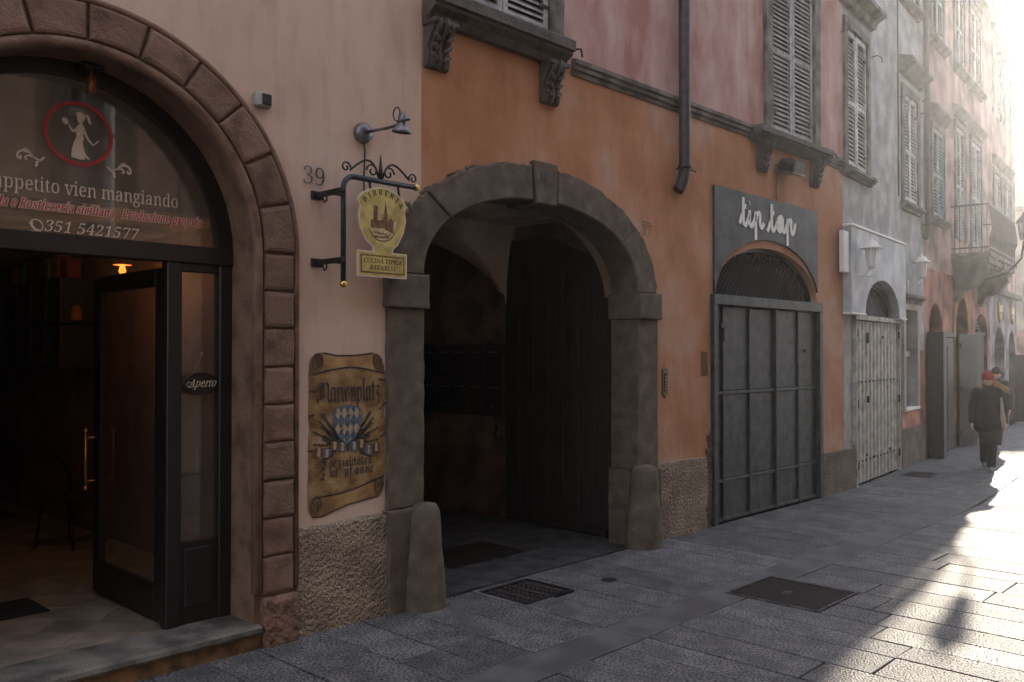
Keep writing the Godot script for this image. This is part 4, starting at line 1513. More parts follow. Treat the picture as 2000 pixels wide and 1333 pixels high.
	st.call(0.0, [0.0, 0.0, 0.12, 0.3, 0.28, 0.62])
	st.call(0.0, [0.40, 1.75, 0.40, 0.3, 0.46, 0.05, 0.66, -0.05, 0.9, 0.22, 1.1, 0.7])
	st.call(0.0, [0.42, 1.22, 0.72, 1.16])
	st.call(0.0, [1.12, 1.0, 1.12, 0.2, 1.22, 0.0, 1.42, 0.0, 1.66, 0.3, 1.84, 0.8])
	st.call(0.0, [1.10, 1.46, 1.15, 1.50])
	st.call(0.0, [1.86, 1.0, 1.86, -0.85])
	st.call(0.0, [1.86, 0.4, 2.05, 0.85, 2.25, 1.0, 2.38, 0.85, 2.36, 0.3, 2.46, 0.02, 2.66, 0.05, 2.84, 0.35])
	st.call(3.45, [-0.2, -0.15, 0.0, 0.1, 0.2, 0.55])
	st.call(3.45, [0.36, 1.75, 0.36, 0.3, 0.44, 0.02, 0.62, -0.02, 0.86, 0.25, 1.05, 0.6])
	st.call(3.45, [0.38, 1.2, 0.68, 1.16])
	st.call(3.45, [1.78, 0.95, 1.5, 1.05, 1.2, 0.85, 1.08, 0.45, 1.2, 0.08, 1.45, 0.0, 1.7, 0.25, 1.78, 0.95, 1.78, 0.2, 1.9, 0.0, 2.1, 0.1, 2.32, 0.6])
	st.call(3.45, [2.40, 1.0, 2.40, -0.85])
	st.call(3.45, [2.40, 0.4, 2.58, 0.85, 2.78, 1.0, 2.9, 0.85, 2.88, 0.3, 2.98, 0.02, 3.18, 0.05, 3.34, 0.4, 3.44, 0.8])
	obj("lettering", mb, M.white_paint, t)
	t = thing("floodlight", "grey box floodlight on the orange wall above the dark sign board", "floodlight", Vector3(10.42, 4.27, 0.0))
	mb = MB.new()
	mb.xf = Transform3D(Basis(Vector3.RIGHT, 0.25), Vector3(0, 0.02, 0.16))
	mb.prism(PackedVector2Array([Vector2(-0.15, -0.07), Vector2(0.15, -0.07), Vector2(0.15, 0.02), Vector2(0.11, 0.08), Vector2(-0.11, 0.08), Vector2(-0.15, 0.02)]), -0.11, 0.11, 0.012)
	obj("housing", mb, M.iron, t)
	mb = MB.new()
	mb.xf = Transform3D(Basis(Vector3.RIGHT, 0.25), Vector3(0, 0.02, 0.16))
	mb.span(Vector3(-0.18, -0.09, -0.13), Vector3(0.18, -0.07, 0.13), 0.004)
	obj("glass_rim", mb, M.steel, t)
	mb = MB.new()
	mb.tube([Vector3(0.15, 0.05, 0.14), Vector3(0.17, 0.16, 0.08), Vector3(0.1, 0.16, 0.0)], 0.012, 6)
	obj("mount", mb, M.rusty_iron, t)
	mb = MB.new()
	mb.tube([Vector3(-0.15, 0.05, 0.14), Vector3(-0.12, 0.05, 0.0)], 0.012, 6)
	obj("mount", mb, M.rusty_iron, t)
	mb = MB.new()
	mb.tube([Vector3(-0.13, -0.03, 0.04), Vector3(-0.12, -0.2, 0.008), Vector3(-0.12, -0.42, 0.008)], 0.006, 5)
	obj("cable", mb, M.rusty_iron, t)
	t = thing("intercom", "long brass intercom plate with pointed ends beside the gateway pier", "intercom", Vector3(7.825, 1.645, 0.0))
	mb = MB.new()
	mb.prism(PackedVector2Array([Vector2(-0.05, -0.13), Vector2(0, -0.165), Vector2(0.05, -0.13), Vector2(0.05, 0.13), Vector2(0, 0.165), Vector2(-0.05, 0.13)]), 0.0, 0.014, 0.005)
	obj("plate", mb, mat("old_brass", Color(0.16, 0.12, 0.07), 0.4, T.dirt, 3.0, null, 1, null, 0, 0.7), t)
	mb = MB.new()
	mb.span(Vector3(-0.028, -0.10, 0.013), Vector3(0.028, 0.10, 0.019), 0.003)
	obj("panel", mb, M.iron, t)
	for k in 5:
		mb = MB.new()
		mb.box(Vector3(0.0, -0.075 + k * 0.032, 0.021), Vector3(0.03, 0.018, 0.006), Basis(), 0.002)
		obj("button", mb, M.steel, t)
	drainpipe("dark drainpipe with a bent foot on the orange wall, between gateway and sign board", 8.07, 3.62, 12.7, 0.062, 0.10, mat("pipe_paint", Color(0.055, 0.045, 0.048), 0.5, T.dirt, 1.0, null, 1, null, 0, 0.2))
	mb = MB.new()
	mb.text("37", serif, 0.115, Vector2(7.50, 3.155), 0.004, 0.1)
	mb.stroke(PackedVector2Array([Vector2(7.425, 3.30), Vector2(7.575, 3.29)]), 0.012, 0.0005, 0.003)
	tag(obj("house_number", mb, M.roughcast_dark), "dark painted house number 37 on the orange wall right of the gateway", "house number")

func _lunette(parent: Node, cx: float, y0: float, a: float, h: float, z: float, material: Material, pitch: float) -> void:
	# an arched grille of crossed bars, a frame around it, a dark room behind
	var clip := ell(cx, y0, a, h, 24)
	var mb := MB.new()
	var n := int(2.6 * a / pitch)
	for i in range(-n, n + 1):
		for s in [-1.0, 1.0]:
			var x := cx + i * pitch
			for seg in Geometry2D.intersect_polyline_with_polygon(PackedVector2Array([Vector2(x - s * 0.5, y0 - 0.2), Vector2(x + s * 0.5, y0 + 0.95)]), MB.ccw(clip)):
				var p: Vector2 = seg[0]
				var q: Vector2 = seg[seg.size() - 1]
				mb.tube([Vector3(p.x, p.y, z + s * 0.004), Vector3(q.x, q.y, z + s * 0.004)], 0.0065, 5)
	obj("lunette_grille", mb, material, parent)
	mb = MB.new()
	arch_band(mb, ell(cx, y0, a - 0.04, h - 0.04, 24), ell(cx, y0, a, h, 24), z - 0.03, z + 0.03)
	obj("lunette_frame", mb, material, parent)
	mb = MB.new()
	mb.span(Vector3(cx - a, y0 - 0.1, z - 0.3), Vector3(cx + a, y0 + h, z - 0.27))
	obj("lunette_pane", mb, M.mat_black, parent)

# ------------------------------------------------------------------ hanging sign, lamp, mural and number on the cream wall
func cream_wall_things() -> void:
	var mb := MB.new()
	mb.text("39", serif, 0.125, Vector2(3.49, 3.13), 0.014, 0.0)
	tag(obj("house_number", mb, M.steel), "grey metal house number 39 on the cream wall right of the shop arch", "house number")
	var num := mb
	var t := thing("security_box", "small pale security box with a dark lens on the cream wall", "security camera", Vector3(3.08, 3.64, 0.0))
	mb = MB.new()
	mb.span(Vector3(-0.06, -0.05, 0), Vector3(0.06, 0.05, 0.05), 0.012)
	obj("case", mb, M.grey_plaster, t)
	mb = MB.new()
	mb.span(Vector3(-0.02, -0.035, 0.045), Vector3(0.05, 0.04, 0.06), 0.006)
	obj("lens", mb, M.black_frame, t)
	# bracket with sign
	t = thing("pub_sign", "yellow pub sign with a picture hung from a scrolled black iron bracket", "sign", Vector3(3.90, 3.2, 0.16))
	var z := 0.0
	mb = MB.new()
	mb.smooth(true)
	var pts := [Vector3(-0.265, -0.75, z), Vector3(-0.265, -0.09, z)]
	for i in range(1, 7):
		var a := i / 6.0 * PI / 2
		pts.append(Vector3(-0.265 + 0.09 * (1 - cos(a)), -0.09 + 0.09 * sin(a), z))
	pts.append(Vector3(0.385, 0.0, z))
	mb.tube(pts, 0.02, 10)
	obj("frame_pipe", mb, mat("blue_iron", Color(0.05, 0.055, 0.075), 0.45, T.blotch, 2.0, null, 1, T.fine, 0.03, 0.3), t)
	for y in [-0.14, -0.615]:
		mb = MB.new()
		mb.span(Vector3(-0.40, y - 0.018, -0.16), Vector3(-0.365, y + 0.018, 0.17), 0.004)
		mb.span(Vector3(-0.43, y - 0.03, -0.16), Vector3(-0.335, y + 0.03, -0.148), 0.003)
		mb.span(Vector3(-0.366, y - 0.012, -0.012), Vector3(-0.26, y + 0.012, 0.012), 0.003)
		mb.tube([Vector3(-0.383, y - 0.018, -0.08), Vector3(-0.383, y - 0.06, -0.06), Vector3(-0.383, y - 0.05, -0.03), Vector3(-0.383, y - 0.02, -0.03)], 0.006, 6)
		obj("wall_arm", mb, M.iron, t)
	for p in [Vector3(0.395, 0.0, z), Vector3(-0.265, -0.765, z)]:
		mb = MB.new()
		mb.smooth(true)
		mb.xf = Transform3D(Basis(), p)
		mb.lathe([Vector2(0, -0.028), Vector2(0.017, -0.023), Vector2(0.028, 0), Vector2(0.017, 0.023), Vector2(0, 0.028)], 12)
		obj("brass_ball", mb, M.brass, t)
	# scroll work above the bar
	mb = MB.new()
	mb.smooth(true)
	mb.tube([Vector3(0.06, 0.02, z), Vector3(0.06, 0.10, z), Vector3(0.06, 0.19, z)], [0.02, 0.014, 0.004], 8)
	for s in [-1.0, 1.0]:
		for big in [[0.075, 0.045, 0.052, 0.0], [0.305, 0.045, 0.04, 1.0]]:
			var sp := []
			for i in 22:
				var a: float = i / 21.0 * 7.2
				var r: float = big[2] * (1.0 - i / 21.0 * 0.75)
				var dirx: float = 1.0 if big[3] < 0.5 else -1.0
				sp.append(Vector3(0.06 + s * (big[0] - dirx * 0.0 + dirx * r * cos(a + PI * big[3] * 0.0) * 1.0), big[1] + big[2] * 0.4 + r * sin(a) * (1.0 if big[3] < 0.5 else 1.0), z))
			mb.tube(sp, 0.007, 6)
		var arc := []
		for i in 13:
			var f := i / 12.0
			arc.append(Vector3(0.06 + s * lerpf(0.02, 0.27, f), 0.03 + 0.125 * sin(pow(f, 0.75) * PI * 0.94) * (1.0 - 0.35 * f), z))
		mb.tube(arc, 0.008, 6)
	obj("scroll_work", mb, M.iron, t)
	for x in [-0.04, 0.22]:
		mb = MB.new()
		mb.tube([Vector3(x, -0.01, z), Vector3(x + 0.015, -0.10, z)], 0.009, 6)
		obj("hanger", mb, M.iron, t)
	var out := PackedVector2Array()
	for p in [[-0.15, -0.70], [0.30, -0.70], [0.30, -0.515], [0.168, -0.515], [0.172, -0.49], [0.215, -0.455], [0.27, -0.36], [0.292, -0.27], [0.278, -0.20], [0.298, -0.16], [0.27, -0.115], [0.20, -0.07], [0.13, -0.045], [0.05, -0.042], [-0.03, -0.06], [-0.10, -0.095], [-0.143, -0.135], [-0.148, -0.165], [-0.128, -0.20], [-0.14, -0.27], [-0.125, -0.36], [-0.075, -0.44], [-0.01, -0.49], [-0.008, -0.515], [-0.15, -0.515]]:
		out.append(Vector2(p[0], p[1]))
	mb = MB.new()
	mb.prism(out, -0.008, 0.008)
	var board := obj("board", mb, M.letter_cream, t)
	mb = MB.new()
	mb.prism(MB.shrunk(MB.ccw(out), 0.009), 0.008, 0.0095, 0.0, false)
	obj("yellow_field", mb, M.sign_yellow, board)
	mb = MB.new()
	mb.prism(rect(-0.125, -0.675, 0.275, -0.54), 0.0096, 0.0105, 0.0, false)
	obj("panel_rim", mb, M.sign_print, board)
	mb = MB.new()
	mb.prism(rect(-0.112, -0.662, 0.262, -0.553), 0.0106, 0.0115, 0.0, false)
	obj("panel", mb, M.sign_yellow, board)
	# print: an arc of letters, two church towers over roofs, a square, a scroll
	mb = MB.new()
	var word := "BIRRERIA"
	for i in 8:
		var a := lerpf(2.45, 0.62, i / 7.0)
		var c := Vector2(0.072, -0.265) + Vector2(cos(a) * 0.188, sin(a) * 0.165)
		var rot := a - PI / 2
		mb.text(word[i], serif_bold, 0.04, c, 0.0108, 0.0, 0, 0.0, func(p: Vector2) -> Vector2: return c + p.rotated(rot))
	mb.text("CUCINA TIPICA", serif_bold, 0.034, Vector2(0.075, -0.60), 0.0125, 0.15, 0, 0.35)
	mb.text("BAVARESE", serif_bold, 0.034, Vector2(0.075, -0.648), 0.0125, 0.15, 0, 0.24)
	obj("lettering", mb, M.ink, board)
	mb = MB.new()
	var halo := PackedVector2Array()
	for p in [[-0.055, -0.30], [-0.035, -0.29], [-0.02, -0.28], [-0.022, -0.17], [0.0, -0.16], [0.035, -0.17], [0.045, -0.235], [0.06, -0.24], [0.075, -0.22], [0.09, -0.14], [0.097, -0.125], [0.104, -0.14], [0.12, -0.22], [0.14, -0.25], [0.17, -0.275], [0.20, -0.28], [0.19, -0.36], [0.15, -0.42], [0.07, -0.45], [0.0, -0.42], [-0.04, -0.36]]:
		halo.append(Vector2(p[0], p[1]))
	mb.prism(halo, 0.0096, 0.0104, 0.0, false)
	obj("pale_ground", mb, M.sign_pale, board)
	mb = MB.new()
	for r in [[-0.012, -0.29, 0.028, -0.182], [-0.035, -0.345, 0.06, -0.285], [0.06, -0.335, 0.17, -0.28]]:
		mb.prism(rect(r[0], r[1], r[2], r[3]), 0.0105, 0.0112, 0.0, false)
	mb.prism(PackedVector2Array([Vector2(0.072, -0.285), Vector2(0.122, -0.285), Vector2(0.112, -0.22), Vector2(0.098, -0.142), Vector2(0.086, -0.22)]), 0.0105, 0.0114, 0.0, false)
	mb.prism(PackedVector2Array([Vector2(0.13, -0.28), Vector2(0.165, -0.28), Vector2(0.147, -0.252)]), 0.0105, 0.0114, 0.0, false)
	mb.prism(PackedVector2Array([Vector2(0.06, -0.336), Vector2(0.17, -0.336), Vector2(0.165, -0.375)]), 0.0105, 0.0112, 0.0, false)
	for k in 5:
		mb.stroke(PackedVector2Array([Vector2(-0.01 + k * 0.03, -0.365 - k * 0.006), Vector2(0.005 + k * 0.03, -0.38 - k * 0.004), Vector2(0.02 + k * 0.03, -0.372)]), 0.008, 0.0105, 0.0112)
	mb.stroke(ell(0.07, -0.335, 0.118, 0.10, 20, 2.0, PI + 0.15, TAU - 0.15), 0.008, 0.0105, 0.0112)
	mb.stroke(PackedVector2Array([Vector2(0.0, -0.405), Vector2(0.06, -0.41), Vector2(0.13, -0.40)]), 0.012, 0.0105, 0.0112)
	obj("picture", mb, M.sign_print, board)
	# swan-neck lamp over the sign
	t = thing("wall_lamp", "grey spot lamp on a long arm above the pub sign", "lamp", Vector3(3.91, 3.57, 0.0))
	mb = MB.new()
	mb.smooth(true)
	mb.xf = Transform3D(Basis(Vector3.RIGHT, PI / 2), Vector3.ZERO)
	mb.lathe([Vector2(0.075, 0.0), Vector2(0.078, 0.02), Vector2(0.07, 0.045), Vector2(0.045, 0.065), Vector2(0.02, 0.072), Vector2(0, 0.073)], 18)
	obj("wall_rose", mb, M.steel, t)
	mb = MB.new()
	mb.smooth(true)
	mb.tube([Vector3(0, 0.0, 0.05), Vector3(0.01, -0.01, 0.30), Vector3(0.01, -0.005, 0.42)], 0.0115, 8)
	obj("arm", mb, M.steel, t)
	mb = MB.new()
	mb.smooth(true)
	var loop := []
	for i in 17:
		var a := i / 16.0 * 5.4 - 0.9
		loop.append(Vector3(0.0 + 0.012 * i / 16.0, 0.07 + 0.047 * sin(a), 0.40 + 0.042 * cos(a)))
	mb.tube(loop, 0.005, 6)
	mb.tube([Vector3(0.0, -0.07, 0.02), Vector3(0.02, -0.12, 0.012), Vector3(0.012, -0.35, 0.01), Vector3(0.0, -0.5, 0.03), Vector3(-0.01, -0.6, 0.02)], 0.006, 6)
	obj("cable", mb, M.iron, t)
	mb = MB.new()
	mb.smooth(true)
	mb.xf = Transform3D(Basis(Vector3.RIGHT, 0.15), Vector3(0.012, -0.01, 0.455))
	mb.lathe([Vector2(0.066, -0.062), Vector2(0.07, -0.058), Vector2(0.066, -0.04), Vector2(0.045, -0.02), Vector2(0.03, 0.03), Vector2(0.02, 0.07), Vector2(0.012, 0.085), Vector2(0, 0.088)], 18)
	mb.xf = Transform3D()
	mb.tube([Vector3(-0.03, 0.0, 0.45), Vector3(0.02, 0.015, 0.53)], 0.012, 6)
	obj("lamp_head", mb, M.steel, t)
	mb = MB.new()
	mb.tube([Vector3(4.31, 3.10, 0.0), Vector3(4.315, 3.09, 0.05), Vector3(4.33, 3.05, 0.06), Vector3(4.31, 3.02, 0.05)], [0.02, 0.016, 0.016, 0.01], 8)
	tag(obj("wall_hook", mb, M.grey_stone), "small curled stone-grey hook in the cream wall by the gateway arch", "hook")
	_mural()

func _mural() -> void:
	# a scroll painted on the plaster
	var t := thing("painted_scroll", "scroll painted on the wall with gothic lettering and a blue and white shield", "mural", Vector3(3.79, 0.80, 0.0))
	var lay := func(called: String, poly: Array, m: Material, z: float, parent: Node) -> MeshInstance3D:
		var mb := MB.new()
		for a in poly:
			var p := PackedVector2Array()
			for i in range(0, a.size(), 2):
				p.append(Vector2(a[i], a[i + 1]))
			mb.face(MB.ccw(p), z)
		return obj(called, mb, m, parent)
	lay.call("parchment", [[-0.335, 0.06, -0.30, 0.0, -0.22, -0.005, 0.0, 0.055, 0.2, 0.075, 0.28, 0.09, 0.33, 0.16, 0.335, 0.24, 0.34, 0.33, 0.335, 0.50, 0.345, 0.58, 0.33, 0.70, 0.34, 0.85, 0.335, 0.99, 0.325, 1.06, 0.27, 1.135, 0.22, 1.155, 0.05, 1.135, -0.1, 1.135, -0.2, 1.155, -0.26, 1.15, -0.32, 1.08, -0.335, 1.0, -0.33, 0.9, -0.335, 0.7, -0.325, 0.62, -0.338, 0.5, -0.332, 0.36, -0.338, 0.22]], M.parchment, 0.0025, t)
	for roll in [[-0.21, 1.15, -0.1, 1.13, 0.05, 1.13, 0.22, 1.15, 0.26, 1.09, 0.27, 1.02, 0.1, 1.045, 0.0, 1.05, -0.12, 1.04, -0.25, 1.02, -0.22, 1.08], [-0.22, 0.0, 0.0, 0.058, 0.2, 0.078, 0.26, 0.085, 0.245, 0.14, 0.22, 0.195, 0.05, 0.155, -0.1, 0.135, -0.24, 0.135, -0.25, 0.07]]:
		lay.call("scroll_roll", [roll], M.parchment_light, 0.0045, t)
	var mb := MB.new()
	for c in [[-0.27, 1.075, 0.055, 0.078, -0.35], [0.265, 1.075, 0.045, 0.075, 0.4], [-0.275, 0.075, 0.05, 0.075, -0.15], [0.275, 0.155, 0.045, 0.072, -0.1]]:
		var e := ell(0, 0, c[2], c[3], 20, 2.0, 0, TAU)
		var p := PackedVector2Array()
		for v in e:
			p.append(v.rotated(c[4]) + Vector2(c[0], c[1]))
		p.remove_at(20)
		mb = MB.new()
		mb.face(MB.ccw(p), 0.0065)
		obj("scroll_end", mb, M.parchment_dark, t)
	mb = MB.new()
	for c in [[-0.27, 1.075, -0.35], [0.265, 1.075, 0.4], [-0.275, 0.075, -0.15], [0.275, 0.155, -0.1]]:
		var sp := PackedVector2Array()
		for i in 26:
			var a := i / 25.0 * 11.0
			sp.append(Vector2(cos(a) * 0.045 * (1 - i / 28.0), sin(a) * 0.07 * (1 - i / 28.0)).rotated(c[2]) + Vector2(c[0], c[1]))
		mb.stroke(sp, 0.006, 0.007, 0.008)
	for l in [[-0.21, 1.15, -0.1, 1.132, 0.05, 1.132, 0.22, 1.15], [-0.30, 1.0, -0.12, 1.035, 0.0, 1.048, 0.12, 1.04, 0.33, 1.0], [-0.26, 0.135, -0.1, 0.14, 0.05, 0.16, 0.22, 0.205, 0.33, 0.23], [-0.3, 0.0, -0.22, -0.003, 0.0, 0.056, 0.2, 0.077, 0.27, 0.085]]:
		var p := PackedVector2Array()
		for i in range(0, l.size(), 2):
			p.append(Vector2(l[i], l[i + 1]))
		mb.stroke(p, 0.010, 0.007, 0.008)
	for l in [[-0.335, 0.88, -0.26, 0.885], [-0.335, 0.71, -0.29, 0.715], [0.34, 0.78, 0.28, 0.73], [-0.335, 0.47, -0.27, 0.46], [0.34, 0.56, 0.29, 0.52], [0.335, 0.95, 0.27, 0.955]]:
		mb.stroke(PackedVector2Array([Vector2(l[0], l[1]), Vector2(l[2], l[3])]), 0.008, 0.007, 0.008)
	obj("drawn_lines", mb, M.ink, t)
	# gothic lettering written with a slanted nib
	var glyph := {
		"M": [[-0.3, 0.9, -0.15, 1.25, 0.2, 1.3, 0.1, 1.0], [0.0, 1.15, 0.0, 0.2, -0.25, 0.0, -0.35, 0.25], [0.25, 1.3, 0.3, 0.3, 0.15, 0.1], [0.3, 1.2, 0.55, 1.35, 0.75, 1.1, 0.72, 0.2, 0.9, 0.0]],
		"a": [[0.4, 0.9, 0.4, 0.15, 0.5, 0.0], [0.4, 0.9, 0.15, 1.0, 0.05, 0.7, 0.05, 0.25, 0.18, 0.02, 0.4, 0.2]],
		"r": [[0.05, 1.0, 0.1, 0.8, 0.1, 0.15, 0.2, 0.0], [0.1, 0.8, 0.3, 1.0, 0.4, 0.85]],
		"i": [[0.05, 1.0, 0.1, 0.85, 0.1, 0.15, 0.22, 0.0], [0.1, 1.3, 0.14, 1.26]],
		"e": [[0.08, 0.8, 0.08, 0.2, 0.2, 0.0, 0.38, 0.15], [0.08, 0.8, 0.25, 1.0, 0.38, 0.78, 0.1, 0.5]],
		"n": [[0.05, 1.0, 0.1, 0.85, 0.1, 0.1, 0.16, 0.0], [0.1, 0.8, 0.3, 1.0, 0.42, 0.85, 0.42, 0.15, 0.52, 0.0]],
		"p": [[0.05, 1.0, 0.1, 0.85, 0.1, -0.5], [0.1, 0.8, 0.3, 1.0, 0.42, 0.8, 0.42, 0.2, 0.28, 0.0, 0.1, 0.1]],
		"l": [[0.1, 1.6, 0.1, 0.2, 0.22, 0.0]],
		"t": [[0.12, 1.35, 0.12, 0.2, 0.25, 0.0], [-0.05, 1.0, 0.32, 1.0]],
		"z": [[0.02, 1.0, 0.36, 1.0, 0.1, 0.5, 0.34, 0.35, 0.26, -0.2, 0.0, -0.3]],
		"s": [[0.36, 0.9, 0.2, 1.0, 0.08, 0.8, 0.36, 0.3, 0.2, 0.0, 0.05, 0.12]],
		"u": [[0.05, 1.0, 0.1, 0.85, 0.1, 0.2, 0.25, 0.0, 0.42, 0.2], [0.42, 1.0, 0.42, 0.15, 0.52, 0.0]],
		"d": [[0.0, 1.5, 0.42, 1.0, 0.42, 0.2, 0.25, 0.0, 0.08, 0.2, 0.08, 0.75, 0.4, 0.95]],
		"f": [[0.4, 1.5, 0.2, 1.6, 0.12, 1.3, 0.12, -0.3], [-0.02, 0.95, 0.34, 0.95]],
		"S": [[0.55, 1.3, 0.3, 1.5, 0.05, 1.2, 0.5, 0.6, 0.3, 0.0, -0.05, 0.2], [0.1, 1.0, 0.6, 0.9]],
		"Z": [[0.0, 1.3, 0.5, 1.35, 0.1, 0.7, 0.5, 0.55, 0.4, 0.0, -0.1, -0.1], [-0.15, -0.3, 0.4, -0.35]],
	}
	mb = MB.new()
	var write := func(onto: MB, s: String, x: float, y: float, h: float, w: float, adv: float, nv: Vector2) -> void:
		for ch in s:
			if ch != " ":
				for g in glyph[ch]:
					var p := PackedVector2Array()
					for i in range(0, g.size(), 2):
						p.append(Vector2(x + g[i] * w, y + g[i + 1] * h))
					onto.nib(p, nv, 0.0085)
			x += adv * (1.75 if ch in "MSZ" else 0.62 if ch in "il" else 0.8 if ch in "rt" else 1.1)
	write.call(mb, "Marienplatz", -0.235, 0.80, 0.105, 0.085, 0.048, Vector2(0.006, 0.006))
	obj("lettering", mb, M.ink, t)
	mb = MB.new()
	write.call(mb, "Spezialitaten", -0.22, 0.335, 0.042, 0.055, 0.034, Vector2(0.004, 0.004))
	obj("lettering", mb, M.ink, t)
	mb = MB.new()
	write.call(mb, "Zur pfanne", -0.23, 0.27, 0.042, 0.058, 0.042, Vector2(0.0045, 0.0045))
	obj("lettering", mb, M.ink, t)
	# mantling around the shield, dark feathery strokes
	mb = MB.new()
	for side in [-1.0, 1.0]:
		for k in 15:
			var a := -0.9 + 1.7 * k / 14.0
			var len_ := 0.16 + 0.06 * sin(k * 2.3)
			var s0 := Vector2(side * 0.07 - 0.01, 0.55 + 0.05 * sin(a))
			var e := s0 + Vector2(side * cos(a), sin(a) * 0.9) * len_
			var m := (s0 + e) / 2 + Vector2(0, -0.03)
			mb.stroke(PackedVector2Array([s0, m, e]), 0.012 + 0.005 * (k % 3), 0.0045 + k * 0.00002, 0.0055)
	for k in 9:
		var x := -0.12 + k * 0.03
		mb.stroke(PackedVector2Array([Vector2(x * 0.6, 0.53), Vector2(x, 0.47), Vector2(x * 1.3, 0.44)]), 0.016, 0.0045, 0.0056)
	obj("mantling", mb, mat("mural_dark", Color(0.06, 0.05, 0.035), 0.85, T.dirt, 4.0), t)
	# shield with lozenges
	var sh := PackedVector2Array()
	for p in [[-0.135, 0.735], [-0.09, 0.765], [-0.02, 0.775], [0.06, 0.765], [0.115, 0.735], [0.118, 0.66], [0.105, 0.60], [0.06, 0.535], [-0.01, 0.49], [-0.08, 0.54], [-0.125, 0.61]]:
		sh.append(Vector2(p[0], p[1]))
	mb = MB.new()
	mb.face(MB.ccw(sh), 0.009)
	var shield := obj("shield", mb, M.faded_blue, t)
	var shape := MB.ccw(MB.shrunk(MB.ccw(sh), 0.008))
	for r in 6:
		for c in 6:
			var o := Vector2(-0.145 + c * 0.054 + (0.027 if r % 2 else 0.0), 0.77 - r * 0.056)
			if r % 2 == 1:
				o = Vector2(-0.145 + c * 0.054, 0.77 - r * 0.056)
			else:
				continue
			for q in Geometry2D.intersect_polygons(PackedVector2Array([o + Vector2(0, -0.048), o + Vector2(0.026, 0), o + Vector2(0, 0.048), o + Vector2(-0.026, 0)]), shape):
				mb = MB.new()
				mb.face(MB.ccw(q), 0.0105)
				obj("lozenge", mb, M.faded_white, shield)
	# ribbon below
	for side in [-1.0, 1.0]:
		for k in 4:
			var x: float = side * (0.05 + k * 0.067)
			var y := 0.475 - 0.018 * k + 0.03 * (k % 2)
			mb = MB.new()
			mb.face(MB.ccw(PackedVector2Array([Vector2(x - 0.036, y - 0.035), Vector2(x + 0.036, y - 0.05 * side * 0.3 - 0.03), Vector2(x + 0.03, y + 0.03), Vector2(x - 0.03, y + 0.035)])), 0.0075 + 0.0003 * k)
			var piece := obj("ribbon", mb, M.faded_blue if k % 2 == 0 else M.parchment_dark, t)
			mb = MB.new()
			mb.face(MB.ccw(PackedVector2Array([Vector2(x - 0.012, y - 0.03), Vector2(x + 0.012, y - 0.03), Vector2(x + 0.014, y + 0.028), Vector2(x - 0.01, y + 0.032)])), 0.0092)
			obj("ribbon_stripe", mb, M.faded_white, piece)

# ------------------------------------------------------------------ houses along the bent part of the row (own axes: x along the facade)
func house(called: String, label: String) -> Node3D:
	return thing(called, label, "building", Vector3(BEND, 0, 0), ANG)

func hood(parent: Node, x0: float, x1: float, y0: float, y1: float, out: float, material: Material) -> void:
	var mb := MB.new()
	mb.xf = Transform3D(Basis(Vector3(0, 0, 1), Vector3.UP, Vector3(-1, 0, 0)), Vector3(x1, 0, 0))
	var h := y1 - y0
	mb.prism(PackedVector2Array([Vector2(0, y0), Vector2(out * 0.3, y0 + h * 0.05), Vector2(out * 0.45, y0 + h * 0.3), Vector2(out * 0.85, y0 + h * 0.5), Vector2(out, y0 + h * 0.55), Vector2(out, y0 + h * 0.75), Vector2(0, y1)]), 0.0, x1 - x0)
	obj("hood", mb, material, parent)

